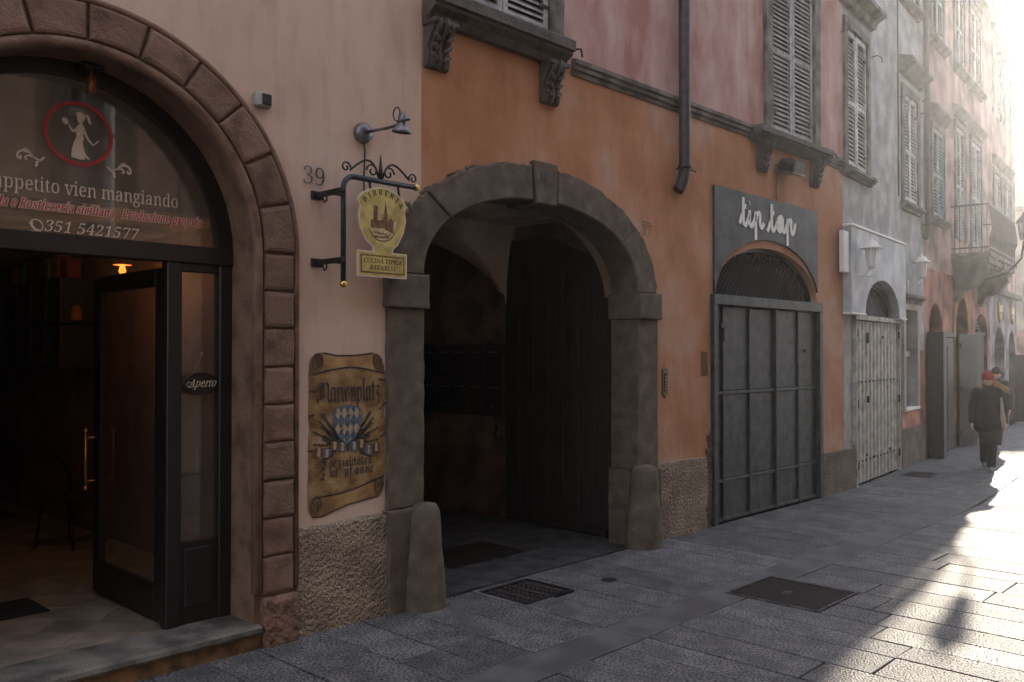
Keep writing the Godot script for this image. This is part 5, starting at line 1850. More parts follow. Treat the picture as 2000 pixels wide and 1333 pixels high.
func grey_house() -> void:
	var b := house("grey_house", "grey plastered house with a white sign board, pale corrugated door and hooded windows")
	var door := arch_poly(0.42, 2.86, -0.1, 2.52, 0.5)
	var win := rect(3.36, 0.96, 4.18, 2.70)
	var ups := [rect(0.14, 4.62, 1.14, 6.66), rect(3.30, 4.55, 4.26, 6.46), rect(3.30, 8.1, 4.26, 9.9), rect(0.14, 8.3, 1.14, 10.1)]
	var mb := MB.new()
	wall(mb, rect(0.0, 0, 4.78, 12.3), [door, win] + ups, 0.0, 0.45)
	obj("wall", mb, M.grey_plaster, b)
	shell(b, 0.0, 4.78, 12.3, 9.0, M.grey_plaster)
	mb = MB.new()                     # reddish lower plaster strips and stone plinth
	mb.prism(rect(2.95, 0.66, 4.70, 0.98), 0.0, 0.012, 0.006, false)
	mb.prism(rect(4.34, 0.98, 4.70, 2.0), 0.0, 0.010, 0.006, false)
	obj("lower_plaster", mb, M.salmon_plaster, b)
	mb = MB.new()
	mb.prism(rect(2.92, -0.02, 4.74, 0.665), 0.0, 0.035, 0.015, false, true)
	obj("plinth", mb, M.roughcast_dark, b)
	for w in ups:
		var x0: float = w[0].x
		var x1: float = w[1].x
		var y0: float = w[0].y
		var y1: float = w[2].y
		window_frame(b, x0, x1, y0, y1, 0.01, 0.13, M.grey_stone)
		shutters(b, x0 + 0.01, x1 - 0.01, y0 + 0.02, y1 - 0.01, 0.01, M.shutter_pale, 0.062, x0 < 1.0 and y0 < 5.0)
		sill(b, x0 - 0.16, x1 + 0.16, y0 - 0.13, y0, 0.13, M.grey_stone)
		hood(b, x0 - 0.28, x1 + 0.28, y1 + 0.28, y1 + 0.58, 0.24, M.grey_stone)
		for s in [x0 - 0.2, x1 + 0.2]:
			mb = MB.new()
			mb.tube([Vector3(s, y1 - 0.15, 0.0), Vector3(s, y1 - 0.13, 0.12), Vector3(s + 0.16, y1 - 0.12, 0.14), Vector3(s + 0.2, y1 - 0.2, 0.14)], 0.008, 5)
			obj("shutter_hook", mb, M.rusty_iron, b)
	# stone-framed shop window
	mb = MB.new()
	mb.span(Vector3(3.22, 0.94, -0.05), Vector3(3.36, 2.70, 0.03), 0.008)
	mb.span(Vector3(4.18, 0.94, -0.05), Vector3(4.32, 2.70, 0.03), 0.008)
	mb.span(Vector3(3.22, 2.70, -0.05), Vector3(4.32, 2.86, 0.03), 0.008)
	mb.span(Vector3(3.30, 1.88, -0.16), Vector3(4.24, 1.98, -0.10), 0.004)
	obj("window_frame", mb, M.pale_plaster, b)
	hood(b, 3.16, 4.38, 2.80, 3.0, 0.14, M.grey_stone)
	mb = MB.new()
	mb.span(Vector3(3.30, 0.95, -0.10), Vector3(4.24, 1.0, 0.05), 0.006)
	obj("sill", mb, M.white_paint, b)
	mb = MB.new()
	mb.face(rect(3.36, 1.0, 4.18, 2.70), -0.13)
	obj("pane", mb, M.glass, b)
	mb = MB.new()
	mb.span(Vector3(3.2, 0.9, -0.44), Vector3(4.34, 2.8, -0.40))
	obj("window_back", mb, M.interior_pale, b)
	mb = MB.new()
	mb.span(Vector3(3.5, 1.0, -0.39), Vector3(4.05, 1.75, -0.22), 0.02)
	obj("display_box", mb, M.sign_white, b)
	# corrugated pale door: folds and two rails
	mb = MB.new()
	mb.span(Vector3(0.40, 0.0, -0.03), Vector3(0.46, 2.52, 0.06), 0.006)
	mb.span(Vector3(2.82, 0.0, -0.03), Vector3(2.88, 2.52, 0.06), 0.006)
	mb.span(Vector3(0.40, 2.44, -0.03), Vector3(2.88, 2.515, 0.055), 0.006)
	var gate := obj("corrugated_door", mb, M.peeling_paint, b)
	for i in 12:
		mb = MB.new()
		var x0 := 0.47 + i * 0.196
		mb.prism(PackedVector2Array([Vector2(0.0, 0.0), Vector2(0.03, 0.016), Vector2(0.10, 0.016 + rng.randf_range(-0.004, 0.004)), Vector2(0.13, 0.002), Vector2(0.192, 0.0), Vector2(0.192, -0.02), Vector2(0.0, -0.02)]), 0.02, 2.43)
		var o := put("door_fold", mb.mesh(), M.peeling_paint, gate)
		o.transform = Transform3D(Basis(Vector3.RIGHT, Vector3.BACK, Vector3.DOWN), Vector3(x0, 2.45, 0.0))
	for y in [0.34, 1.52]:
		mb = MB.new()
		for i in 11:
			mb.span(Vector3(0.63 + i * 0.196, y - 0.012, 0.003), Vector3(0.69 + i * 0.196, y + 0.012, 0.016))
		obj("door_rail", mb, M.rusty_iron, gate)
	for p in [[0.49, 2.25], [0.49, 1.2], [0.49, 0.3], [2.80, 2.25], [2.80, 1.2], [2.80, 0.3]]:
		mb = MB.new()
		mb.box(Vector3(p[0], p[1], 0.05), Vector3(0.05, 0.12, 0.03), Basis(), 0.008)
		obj("hinge", mb, M.rusty_iron, gate)
	mb = MB.new()
	mb.box(Vector3(1.05, 2.18, 0.04), Vector3(0.05, 0.16, 0.03), Basis(), 0.006)
	mb.box(Vector3(1.05, 1.25, 0.04), Vector3(0.05, 0.10, 0.03), Basis(), 0.006)
	for p in [[1.0, 0.42], [1.4, 0.36], [2.3, 0.40], [1.9, 2.2]]:
		mb.box(Vector3(p[0], p[1], 0.03), Vector3(0.03, 0.05, 0.02), Basis(), 0.006)
	obj("latch", mb, M.rusty_iron, gate)
	_lunette(b, 1.60, 2.53, 1.06, 0.49, -0.10, M.steel, 0.07)
	# white sign board, blank, with an arched cut
	var t := thing("sign_board", "blank whitish sign board with an arched cut over the corrugated door", "sign", Vector3(BEND, 0, 0), ANG)
	mb = MB.new()
	for p in Geometry2D.clip_polygons(rect(-0.04, 2.53, 2.92, 3.75), arch_poly(1.57 - 0.95, 1.57 + 0.95, 2.0, 2.53, 0.54)):
		mb.prism(p, 0.005, 0.13, 0.004)
	obj("board", mb, M.sign_white, t)
	mb = MB.new()
	mb.span(Vector3(-0.06, 3.752, 0.004), Vector3(2.94, 3.785, 0.15), 0.004)
	mb.span(Vector3(-0.06, 2.50, 0.004), Vector3(0.60, 2.528, 0.15), 0.004)
	mb.span(Vector3(2.54, 2.50, 0.004), Vector3(2.94, 2.528, 0.15), 0.004)
	obj("trim", mb, M.white_paint, t)
	mb = MB.new()
	mb.span(Vector3(-0.28, 3.08, 0.03), Vector3(-0.07, 3.66, 0.10), 0.008)
	tag(obj("side_sign", mb, M.white_paint), "small plain whitish box sign fixed on the orange wall beside the big blank board", "sign")
	get_node("side_sign").transform = Transform3D(Basis(Vector3.UP, ANG), Vector3(BEND, 0, 0))
	lantern("white wall lantern on the left end of the blank white sign board", 0.40, 3.02, 0.28, 1.05)
	lantern("white wall lantern over the stone-framed window of the grey house", 3.55, 3.10, 0.24, 1.0)
	drainpipe("thin dark drainpipe at the seam of the grey and the salmon house", 4.72, 4.0, 12.2, 0.05, 0.08, M.pipe_paint, true, 1.0)
	mb = MB.new()
	mb.tube([Vector3(2.98, 4.6, 0.012), Vector3(2.985, 12.0, 0.012)], 0.012, 6)
	mb.tube([Vector3(2.98, 0.0, 0.02), Vector3(2.98, 2.5, 0.02)], 0.025, 6)
	obj("cable", mb, M.pipe_paint, b)

func salmon_house() -> void:
	var b := house("salmon_house", "salmon pink house with an arched dark door and a heavy balcony")
	var door := arch_poly(5.15, 6.28, -0.1, 2.36, 0.55)
	var arch2 := arch_poly(7.42, 8.72, -0.1, 2.36, 0.78)
	var arch3 := arch_poly(9.55, 11.15, -0.1, 2.42, 0.44)
	var ups := [rect(5.42, 4.55, 6.38, 6.30), rect(5.42, 8.0, 6.38, 9.8), rect(7.55, 4.35, 8.45, 6.75), rect(9.2, 4.35, 10.3, 6.75), rect(7.55, 8.0, 8.45, 9.8), rect(9.2, 8.0, 10.3, 9.8)]
	var low := MB.new()
	wall(low, rect(4.78, 0, 11.32, 3.55), [door, arch2, arch3], 0.0, 0.45)
	obj("wall", low, M.salmon_plaster, b)
	var up := MB.new()
	wall(up, rect(4.78, 3.55, 11.32, 13.0), ups, 0.004, 0.45)
	obj("upper_wall", up, M.rose_plaster, b)
	shell(b, 4.78, 11.32, 13.0, 9.0, M.rose_plaster)
	for i in ups.size():
		var w: PackedVector2Array = ups[i]
		var m: Material = M.shutter_blue if i < 2 else M.shutter_paint
		window_frame(b, w[0].x, w[1].x, w[0].y, w[2].y, 0.012, 0.12, M.grey_stone)
		shutters(b, w[0].x + 0.01, w[1].x - 0.01, w[0].y + 0.02, w[2].y - 0.01, 0.02, m, 0.065, false)
		if i != 2 and i != 3:
			sill(b, w[0].x - 0.15, w[1].x + 0.15, w[0].y - 0.13, w[0].y, 0.16, M.grey_stone)
		hood(b, w[0].x - 0.22, w[1].x + 0.22, w[2].y + 0.16, w[2].y + 0.42, 0.17, M.grey_stone)
	# ochre surround of the second arch
	var mb := MB.new()
	arch_band(mb, ell(8.07, 2.36, 0.65, 0.78, 24), ell(8.07, 2.36, 0.88, 1.02, 24), -0.02, 0.03)
	mb.span(Vector3(7.19, 0.0, -0.02), Vector3(7.42, 2.36, 0.03))
	mb.span(Vector3(8.72, 0.0, -0.02), Vector3(8.95, 2.36, 0.03))
	obj("arch_surround", mb, M.ochre_plaster, b)
	for a in [[5.15, 6.28, 2.91], [7.42, 8.72, 3.14], [9.55, 11.15, 2.86]]:
		mb = MB.new()
		mb.span(Vector3(a[0] - 0.05, 0.0, -0.34), Vector3(a[1] + 0.05, a[2], -0.28))
		obj("door_back", mb, M.dark_wood, b)
	# first door: two dark shutters before it, one folded out
	mb = MB.new()
	mb.span(Vector3(4.90, 0.02, 0.02), Vector3(5.12, 2.34, 0.30), 0.01)
	obj("folded_shutter", mb, M.dark_wood, b)
	mb = MB.new()
	mb.span(Vector3(5.10, 2.26, 0.0), Vector3(6.95, 2.36, 0.10), 0.01)
	obj("lintel", mb, M.dark_wood, b)
	for k in 2:
		mb = MB.new()
		var x0 := 5.16 + k * 0.56
		mb.span(Vector3(x0, 0.03, -0.10), Vector3(x0 + 0.54, 2.28, -0.05), 0.006)
		var leaf := obj("door", mb, M.dark_wood, b)
		mb = MB.new()
		mb.prism(rect(x0 + 0.08, 0.2, x0 + 0.46, 1.0), -0.05, -0.035, 0.01, false)
		mb.prism(rect(x0 + 0.08, 1.12, x0 + 0.46, 2.1), -0.05, -0.035, 0.01, false)
		obj("door_panel", mb, M.door_wood, leaf)
	mb = MB.new()
	for k in 5:
		mb.span(Vector3(5.32, 0.72 + k * 0.14, -0.034), Vector3(5.62, 0.77 + k * 0.14, -0.028))
	mb.span(Vector3(5.30, 1.62, -0.034), Vector3(5.50, 1.72, -0.026), 0.003)
	mb.span(Vector3(5.78, 1.60, -0.034), Vector3(6.10, 1.74, -0.026), 0.003)
	obj("notice", mb, M.grey_stone, b)
	mb = MB.new()
	mb.span(Vector3(6.30, 0.02, 0.012), Vector3(6.98, 2.30, 0.06), 0.008)
	mb.prism(rect(6.38, 0.2, 6.9, 2.1), 0.06, 0.072, 0.01, false)
	obj("open_shutter", mb, M.dark_wood, b)
	# the large open leaves beside the ochre arch
	for k in 2:
		mb = MB.new()
		mb.span(Vector3(0, 0.03, -0.03), Vector3(0.66, 2.34, 0.03), 0.006)
		for y in [0.3, 1.2, 2.1]:
			mb.span(Vector3(0.04, y - 0.05, 0.03), Vector3(0.62, y + 0.05, 0.05), 0.006)
		var o := put("open_door", mb.mesh(), M.dark_wood, b)
		o.position = Vector3(7.30 if k == 0 else 8.84, 0, 0.08)
		o.rotation.y = -0.35 if k == 0 else 0.25
		o.scale = Vector3(1, 1, 1)
	mb = MB.new()
	for k in 7:
		mb.tube([Vector3(9.65 + k * 0.235, 2.42, -0.1), Vector3(10.35, 2.45 + 0.40 * sin(PI * (k + 0.5) / 7), -0.1)], 0.012, 5)
	arch_band(mb, ell(10.35, 2.42, 0.30, 0.16, 14), ell(10.35, 2.42, 0.34, 0.19, 14), -0.11, -0.09)
	obj("lunette_grille", mb, M.iron, b)
	mb = MB.new()
	mb.span(Vector3(9.55, 2.36, -0.13), Vector3(11.15, 2.44, -0.05), 0.01)
	for k in 4:
		mb.span(Vector3(9.57 + k * 0.39, 0.03, -0.12), Vector3(9.94 + k * 0.39, 2.36, -0.07), 0.008)
	obj("third_door", mb, M.door_wood, b)
	# balcony
	mb = MB.new()
	mb.span(Vector3(7.10, 3.90, 0.0), Vector3(10.45, 4.0, 0.74), 0.01)
	mb.span(Vector3(7.14, 3.78, 0.0), Vector3(10.41, 3.90, 0.70), 0.01)
	mb.span(Vector3(7.20, 3.70, 0.0), Vector3(10.35, 3.78, 0.64), 0.01)
	obj("balcony_slab", mb, M.grey_stone, b)
	for x in [7.30, 9.95]:
		mb = MB.new()
		mb.xf = Transform3D(Basis(Vector3(0, 0, 1), Vector3.UP, Vector3(-1, 0, 0)), Vector3(x + 0.3, 0, 0))
		var p := PackedVector2Array([Vector2(0, 3.7), Vector2(0, 3.02)])
		for i in 13:
			var f := i / 12.0
			p.append(Vector2(0.08 + 0.54 * f, 3.02 + 0.50 * pow(f, 0.7) + 0.05 * sin(f * 8.0)))
		p.append(Vector2(0.62, 3.7))
		mb.prism(p, 0.0, 0.32)
		obj("balcony_bracket", mb, M.grey_stone, b)
	mb = MB.new()
	for y in [4.08, 4.95]:
		mb.span(Vector3(7.14, y, 0.68), Vector3(10.41, y + 0.03, 0.71))
		mb.span(Vector3(7.13, y, 0.0), Vector3(7.16, y + 0.03, 0.71))
		mb.span(Vector3(10.39, y, 0.0), Vector3(10.42, y + 0.03, 0.71))
	obj("railing", mb, M.iron, b)
	var rail: Node = b.get_node("railing")
	for k in 30:
		mb = MB.new()
		var x := 7.18 + k * 0.111
		mb.tube([Vector3(x, 4.0, 0.695), Vector3(x, 4.3, 0.695), Vector3(x, 4.45, 0.75), Vector3(x, 4.6, 0.74), Vector3(x, 4.95, 0.695)], 0.009, 5)
		obj("baluster", mb, M.iron, rail)
	for k in 7:
		mb = MB.new()
		mb.tube([Vector3(7.145, 4.0, 0.06 + k * 0.1), Vector3(7.145, 4.95, 0.06 + k * 0.1)], 0.009, 5)
		obj("baluster", mb, M.iron, rail)

func mauve_house() -> void:
	var b := house("mauve_house", "pale mauve house at the end of the row with two arches and painted crests")
	var a1 := arch_poly(12.0, 13.5, -0.1, 1.95, 0.66)
	var a2 := arch_poly(14.15, 15.25, -0.1, 1.95, 0.62)
	var ups := [rect(12.1, 4.6, 13.1, 6.5), rect(13.75, 4.6, 14.65, 6.5), rect(12.1, 8.0, 13.1, 9.8), rect(13.75, 8.0, 14.65, 9.8)]
	var mb := MB.new()
	wall(mb, rect(11.32, 0, 15.55, 3.5), [a1, a2], 0.012, 0.45)
	obj("wall", mb, M.mauve_plaster, b)
	mb = MB.new()
	wall(mb, rect(11.32, 3.5, 15.55, 12.6), ups, 0.0, 0.45)
	obj("upper_wall", mb, M.rose_plaster, b)
	shell(b, 11.32, 15.55, 12.6, 9.0, M.rose_plaster)
	mb = MB.new()
	mb.span(Vector3(11.32, 3.42, 0.0), Vector3(15.6, 3.56, 0.16), 0.02)
	obj("cornice", mb, M.grey_stone, b)
	for w in ups:
		window_frame(b, w[0].x, w[1].x, w[0].y, w[2].y, 0.01, 0.12, M.grey_stone)
		shutters(b, w[0].x + 0.01, w[1].x - 0.01, w[0].y + 0.02, w[2].y - 0.01, 0.01, M.shutter_paint, 0.07, false)
		hood(b, w[0].x - 0.2, w[1].x + 0.2, w[2].y + 0.2, w[2].y + 0.45, 0.12, M.grey_stone)
	for a in [[12.0, 13.5], [14.15, 15.25]]:
		mb = MB.new()
		mb.span(Vector3(a[0] - 0.03, 0.0, -0.40), Vector3(a[1] + 0.03, 2.62, -0.34))
		obj("door_back", mb, M.passage_dado, b)
		mb = MB.new()
		mb.span(Vector3(a[0] + 0.02, 0.02, -0.18), Vector3(a[0] + (a[1] - a[0]) * 0.48, 2.1, -0.12), 0.01)
		obj("door", mb, M.dark_wood, b)
		var cx: float = (a[0] + a[1]) / 2
		mb = MB.new()
		mb.prism(PackedVector2Array([Vector2(cx - 0.30, 3.25), Vector2(cx + 0.30, 3.25), Vector2(cx + 0.30, 2.98), Vector2(cx + 0.16, 2.80), Vector2(cx, 2.72), Vector2(cx - 0.16, 2.80), Vector2(cx - 0.30, 2.98)]), 0.0, 0.05, 0.02)
		obj("crest", mb, M.ochre_plaster, b)
		mb = MB.new()
		mb.prism(rect(cx - 0.2, 3.0, cx + 0.2, 3.18), 0.05, 0.06, 0.005)
		mb.prism(PackedVector2Array([Vector2(cx - 0.14, 2.97), Vector2(cx, 2.80), Vector2(cx + 0.14, 2.97)]), 0.05, 0.062, 0.005)
		obj("crest_field", mb, M.sign_pale, b)
	mb = MB.new()
	mb.span(Vector3(15.10, 0.05, 0.03), Vector3(15.42, 1.9, 0.62), 0.01)
	tag(obj("open_shop_shutter", mb, M.dark_wood), "dark shop shutter standing open at the far end of the row", "shutter")
	get_node("open_shop_shutter").transform = Transform3D(Basis(Vector3.UP, ANG), Vector3(BEND, 0, 0))
	# street lamp standing on a curled arm that comes out under the balcony
	var t := thing("street_lamp", "dark street lantern on a curled iron arm beside the balcony", "street lamp", along(8.0, 0, 0), ANG)
	mb = MB.new()
	mb.tube([Vector3(0, 3.45, 0.0), Vector3(0, 3.5, 0.5), Vector3(0, 3.62, 0.9), Vector3(0, 3.9, 1.15), Vector3(0, 4.26, 1.2)], 0.022, 8)
	var curl := []
	for i in 16:
		var a := i / 15.0 * 5.5
		curl.append(Vector3(0, 3.75 + 0.13 * cos(a) * (1 - i * 0.04), 0.72 + 0.13 * sin(a) * (1 - i * 0.04)))
	mb.tube(curl, 0.014, 6)
	obj("arm", mb, M.iron, t)
	mb = MB.new()
	mb.smooth(true)
	mb.xf = Transform3D(Basis(), Vector3(0, 4.26, 1.2))
	mb.lathe([Vector2(0, 0), Vector2(0.07, 0.02), Vector2(0.12, 0.38), Vector2(0, 0.38)], 6)
	obj("lamp_glass", mb, M.lamp_glass, t)
	mb = MB.new()
	mb.xf = Transform3D(Basis(), Vector3(0, 4.63, 1.2))
	mb.lathe([Vector2(0, 0), Vector2(0.17, 0.0), Vector2(0.07, 0.13), Vector2(0.03, 0.18), Vector2(0, 0.26)], 6)
	for k in 6:
		var a := TAU * k / 6
		mb.tube([Vector3(cos(a) * 0.072, -0.35, sin(a) * 0.072), Vector3(cos(a) * 0.122, 0.0, sin(a) * 0.122)], 0.008, 5)
	obj("lamp_cap", mb, M.iron, t)

func far_houses() -> void:
	# across the little square at the end of the street
	var spec := [
		["pale_house", "pale house with shuttered windows across the square at the end of the street", 46.0, -9.0, -4.3, 8.6, M.pale_plaster, M.rose_plaster],
		["low_house", "low rose house beside the pale house across the square", 46.6, -4.28, 4.0, 5.6, M.rose_plaster, M.mauve_plaster],
		["back_house", "tall house rising behind the houses of the square", 58.0, -17.0, -8.3, 12.8, M.cream_plaster, M.cream_plaster]]
	for s in spec:
		var w: float = s[4] - s[3]
		var b := thing(s[0], s[1], "building", Vector3(s[2], 0, s[3]), -PI / 2)
		var holes := []
		var doors := []
		var n := int(w / 1.7)
		for i in n:
			var x := (i + 0.5) * w / n
			doors.append(arch_poly(x - 0.5, x + 0.5, -0.1, 1.9, 0.45))
			var y := 3.6
			while y + 1.8 < s[5]:
				holes.append(rect(x - 0.42, y, x + 0.42, y + 1.5))
				y += 2.9
		var mb := MB.new()
		wall(mb, rect(0, 0, w, 3.0), doors, 0.0, 0.4)
		obj("wall", mb, s[7], b)
		mb = MB.new()
		wall(mb, rect(0, 3.0, w, s[5]), holes, 0.004, 0.4)
		obj("upper_wall", mb, s[6], b)
		shell(b, 0.0, w, s[5], 7.0, s[6], 0.4)
		for h in holes:
			window_frame(b, h[0].x, h[1].x, h[0].y, h[2].y, 0.01, 0.09, M.grey_stone)
			mb = MB.new()
			mb.span(Vector3(h[0].x - 0.05, h[0].y, -0.2), Vector3(h[1].x + 0.05, h[2].y, -0.16))
			for k in 2:
				mb.span(Vector3(h[0].x + k * 0.43, h[0].y, -0.02), Vector3(h[0].x + 0.41 + k * 0.43, h[2].y, 0.02), 0.01)
			obj("shutter", mb, M.shutter_paint, b)
		for d in doors:
			mb = MB.new()
			mb.span(Vector3(d[0].x - 1.1, 0, -0.3), Vector3(d[0].x + 0.1, 2.4, -0.25))
			obj("door", mb, M.dark_wood, b)

func opposite_row() -> void:
	# the other side of the street, behind the photographer; seen in the shop glass, and it throws sunlight back
	var cols: Array = [M.pale_plaster, M.cream_plaster, M.rose_plaster, M.pale_plaster]
	var lab := ["pale house across the street behind the camera, facing the orange house", "cream house across the street behind the camera, facing the shop", "rose house across the street far behind the camera", "pale house across the street opposite the end of the row"]
	var edges := [[6.5, 14.5], [-4.0, 6.48], [-12.0, -4.02], [14.52, 22.0]]
	for i in 4:
		var x0: float = edges[i][0]
		var w: float = edges[i][1] - x0
		var b := thing("opposite_house", lab[i], "building", Vector3(edges[i][1], 0, 7.7), PI, "houses across the street")
		var holes := []
		var doors := []
		var n := int(w / 2.6)
		for k in n:
			var x := (k + 0.5) * w / n
			doors.append(arch_poly(x - 0.7, x + 0.7, -0.1, 2.2, 0.6))
			for y in [4.4, 8.0]:
				holes.append(rect(x - 0.5, y, x + 0.5, y + 1.9))
		var mb := MB.new()
		wall(mb, rect(0, 0, w, 10.6), doors + holes, 0.0, 0.4)
		obj("wall", mb, cols[i], b)
		shell(b, 0.0, w, 10.6, 8.0, cols[i], 0.5)
		for h in holes:
			window_frame(b, h[0].x, h[1].x, h[0].y, h[2].y, 0.01, 0.12, M.grey_stone)
			mb = MB.new()
			mb.span(Vector3(h[0].x - 0.03, h[0].y, -0.12), Vector3(h[1].x + 0.03, h[2].y, -0.08))
			obj("shutter", mb, M.shutter_paint, b)
		for d in doors:
			mb = MB.new()
			mb.span(Vector3(d[0].x - 1.5, 0, -0.34), Vector3(d[0].x + 0.1, 2.9, -0.3))
			obj("door", mb, M.dark_wood, b)
	drainpipe("pale drainpipe on the house across the street, seen only in the shop glass", 5.35, 0.3, 10.5, 0.07, 0.1, M.white_paint)
	var p := get_node("drainpipe_002")
	p.transform = Transform3D(Basis(Vector3.UP, PI), Vector3(5.35, 0, 7.7))

# ------------------------------------------------------------------ people
func hand(mb: MB, wrist: Vector3, down: Vector3, palm: Vector3, side: Vector3) -> MB:
	# palm, four bent fingers of different lengths, a thumb from the side
	var caps := []
	var d := down.normalized()
	caps.append([wrist, wrist + d * 0.03, 0.024, 0.027])
	for k in 4:
		var base := wrist + d * 0.085 + side * (k - 1.5) * 0.019
		caps.append([wrist + d * 0.03 + side * (k - 1.5) * 0.014, base, 0.016, 0.011])
		var l: float = [0.032, 0.038, 0.036, 0.028][k]
		var m := base + (d * 0.9 + palm * 0.35).normalized() * l
		var e := m + (d * 0.6 + palm * 0.8).normalized() * l * 0.8
		caps.append([base, m, 0.0095, 0.009])
		caps.append([m, e, 0.009, 0.0075])
	var tb := wrist + d * 0.03 + side * -0.026
	var tm := tb + (d * 0.8 - side * 0.6 + palm * 0.2).normalized() * 0.04
	caps.append([tb, tm, 0.014, 0.011])
	caps.append([tm, tm + (d + palm * 0.3).normalized() * 0.03, 0.0105, 0.009])
	return flesh(caps, 0.0045, 0.006)

func person(label: String, at: Vector3, turn: float, h: float, woman: bool) -> void:
	var t := thing("person", label, "person", at, turn)
	var s := h / 1.68
	var V := func(x: float, y: float, z: float) -> Vector3: return Vector3(x, y, z) * s
	# mid-stride, facing +z: one leg forward, the other pushing off
	var hipL: Vector3 = V.call(0.07, 0.88, 0.0)
	var hipR: Vector3 = V.call(-0.07, 0.88, 0.0)
	var kneeL: Vector3 = V.call(0.05, 0.48, 0.10)
	var kneeR: Vector3 = V.call(-0.055, 0.47, 0.03)
	var ankL: Vector3 = V.call(0.03, 0.085, 0.15)
	var ankR: Vector3 = V.call(-0.04, 0.13, -0.24)
	var shL: Vector3 = V.call(0.175, 1.36, -0.01)
	var shR: Vector3 = V.call(-0.175, 1.36, -0.01)
	var elL: Vector3 = V.call(0.235, 1.09, -0.08)
	var elR: Vector3 = V.call(-0.235, 1.09, -0.02)
	var wrL: Vector3 = V.call(0.25, 0.85, 0.03)
	var wrR: Vector3 = V.call(-0.255, 0.85, 0.10)
	var neck: Vector3 = V.call(0, 1.43, -0.005)
	var skull: Vector3 = V.call(0.0, 1.575, 0.01)
	var jaw: Vector3 = V.call(0.0, 1.50, 0.04)
	var torso := [[V.call(0, 0.92, 0), V.call(0, 1.12, 0.005), 0.125 * s, 0.115 * s], [V.call(0, 1.12, 0.005), V.call(0, 1.30, 0), 0.115 * s, 0.13 * s], [shL, shR, 0.058 * s, 0.058 * s], [V.call(0, 1.36, -0.01), neck, 0.075 * s, 0.052 * s]]
	var legs := [[hipL, kneeL, 0.085 * s, 0.056 * s], [kneeL, ankL, 0.055 * s, 0.038 * s], [hipR, kneeR, 0.085 * s, 0.056 * s], [kneeR, ankR, 0.055 * s, 0.038 * s]]
	var arms := [[shL, elL, 0.05 * s, 0.038 * s], [elL, wrL, 0.038 * s, 0.026 * s], [shR, elR, 0.05 * s, 0.038 * s], [elR, wrR, 0.038 * s, 0.026 * s]]
	var head := [[neck, V.call(0, 1.50, 0.0), 0.05 * s, 0.05 * s], [skull, V.call(0, 1.60, -0.015), 0.082 * s, 0.085 * s], [skull, jaw, 0.07 * s, 0.045 * s]]
	var body := flesh(torso + legs + arms + head + [[ankL, ankL + V.call(0.0, -0.05, 0.10), 0.03 * s, 0.022 * s], [ankR, ankR + V.call(0.0, -0.06, 0.08), 0.03 * s, 0.022 * s]], 0.018, 0.04)
	# the face: nose, ears, lips on a finer grid, in the same mesh
	var face := flesh([[skull, V.call(0, 1.60, -0.015), 0.081 * s, 0.084 * s], [skull, jaw, 0.072 * s, 0.044 * s], [V.call(0, 1.565, 0.085), V.call(0, 1.528, 0.107), 0.010 * s, 0.014 * s], [V.call(-0.02, 1.492, 0.083), V.call(0.02, 1.492, 0.083), 0.008 * s, 0.008 * s], [V.call(0.084, 1.56, 0.0), V.call(0.085, 1.53, 0.005), 0.016 * s, 0.012 * s], [V.call(-0.084, 1.56, 0.0), V.call(-0.085, 1.53, 0.005), 0.016 * s, 0.012 * s], [V.call(-0.045, 1.583, 0.075), V.call(0.045, 1.583, 0.075), 0.012 * s, 0.012 * s]], 0.006, 0.012)
	var bm := body.mesh()
	var joined := SurfaceTool.new()
	joined.append_from(bm, 0, Transform3D())
	joined.append_from(face.mesh(), 0, Transform3D())
	for sgn in [1.0, -1.0]:
		var w: Vector3 = wrL if sgn > 0 else wrR
		var e: Vector3 = elL if sgn > 0 else elR
		joined.append_from(hand(null, w + (w - e).normalized() * 0.01, w - e, Vector3(-sgn * 0.7, 0, 0.4), Vector3(0, 0, -1)).mesh(), 0, Transform3D())
	put("body", joined.commit(), M.skin, t)
	var eyes := MB.new()
	eyes.smooth(true)
	for sgn in [-1.0, 1.0]:
		eyes.xf = Transform3D(Basis(), V.call(sgn * 0.032, 1.555, 0.074))
		eyes.lathe([Vector2(0, -0.011), Vector2(0.009, -0.006), Vector2(0.011, 0), Vector2(0.009, 0.006), Vector2(0, 0.011)], 10)
	obj("eyes", eyes, M.mat_black, t)
	# trousers
	var tr := [[V.call(0, 0.90, 0), V.call(0, 1.0, 0), 0.14 * s, 0.13 * s]]
	for l in [[hipL, kneeL, ankL], [hipR, kneeR, ankR]]:
		tr.append([l[0], l[1], 0.105 * s, 0.085 * s])
		tr.append([l[1], l[2] + V.call(0, 0.03, 0), 0.084 * s, 0.075 * s])
	obj("trousers", flesh(tr, 0.016, 0.03), M.trousers, t)
	# coat: body, skirt, sleeves, collar
	var ct := [[V.call(0, 0.80, 0.0), V.call(0, 1.12, 0.0), 0.185 * s, 0.155 * s, 0.8], [V.call(0, 1.10, 0.0), V.call(0, 1.30, 0), 0.155 * s, 0.16 * s, 0.85], [V.call(0.17, 1.345, -0.01), V.call(-0.17, 1.345, -0.01), 0.085 * s, 0.085 * s], [V.call(0, 1.36, -0.01), V.call(0, 1.44, 0.0), 0.10 * s, 0.085 * s],
		[V.call(0.08, 0.78, 0.02), V.call(-0.08, 0.78, 0.02), 0.15 * s, 0.15 * s, 0.8], [shL, elL, 0.085 * s, 0.075 * s], [elL, wrL, 0.075 * s, 0.06 * s], [shR, elR, 0.085 * s, 0.075 * s], [elR, wrR, 0.075 * s, 0.06 * s]]
	var coat := obj("coat", flesh(ct, 0.016, 0.03), M.coat, t)
	var bt := MB.new()
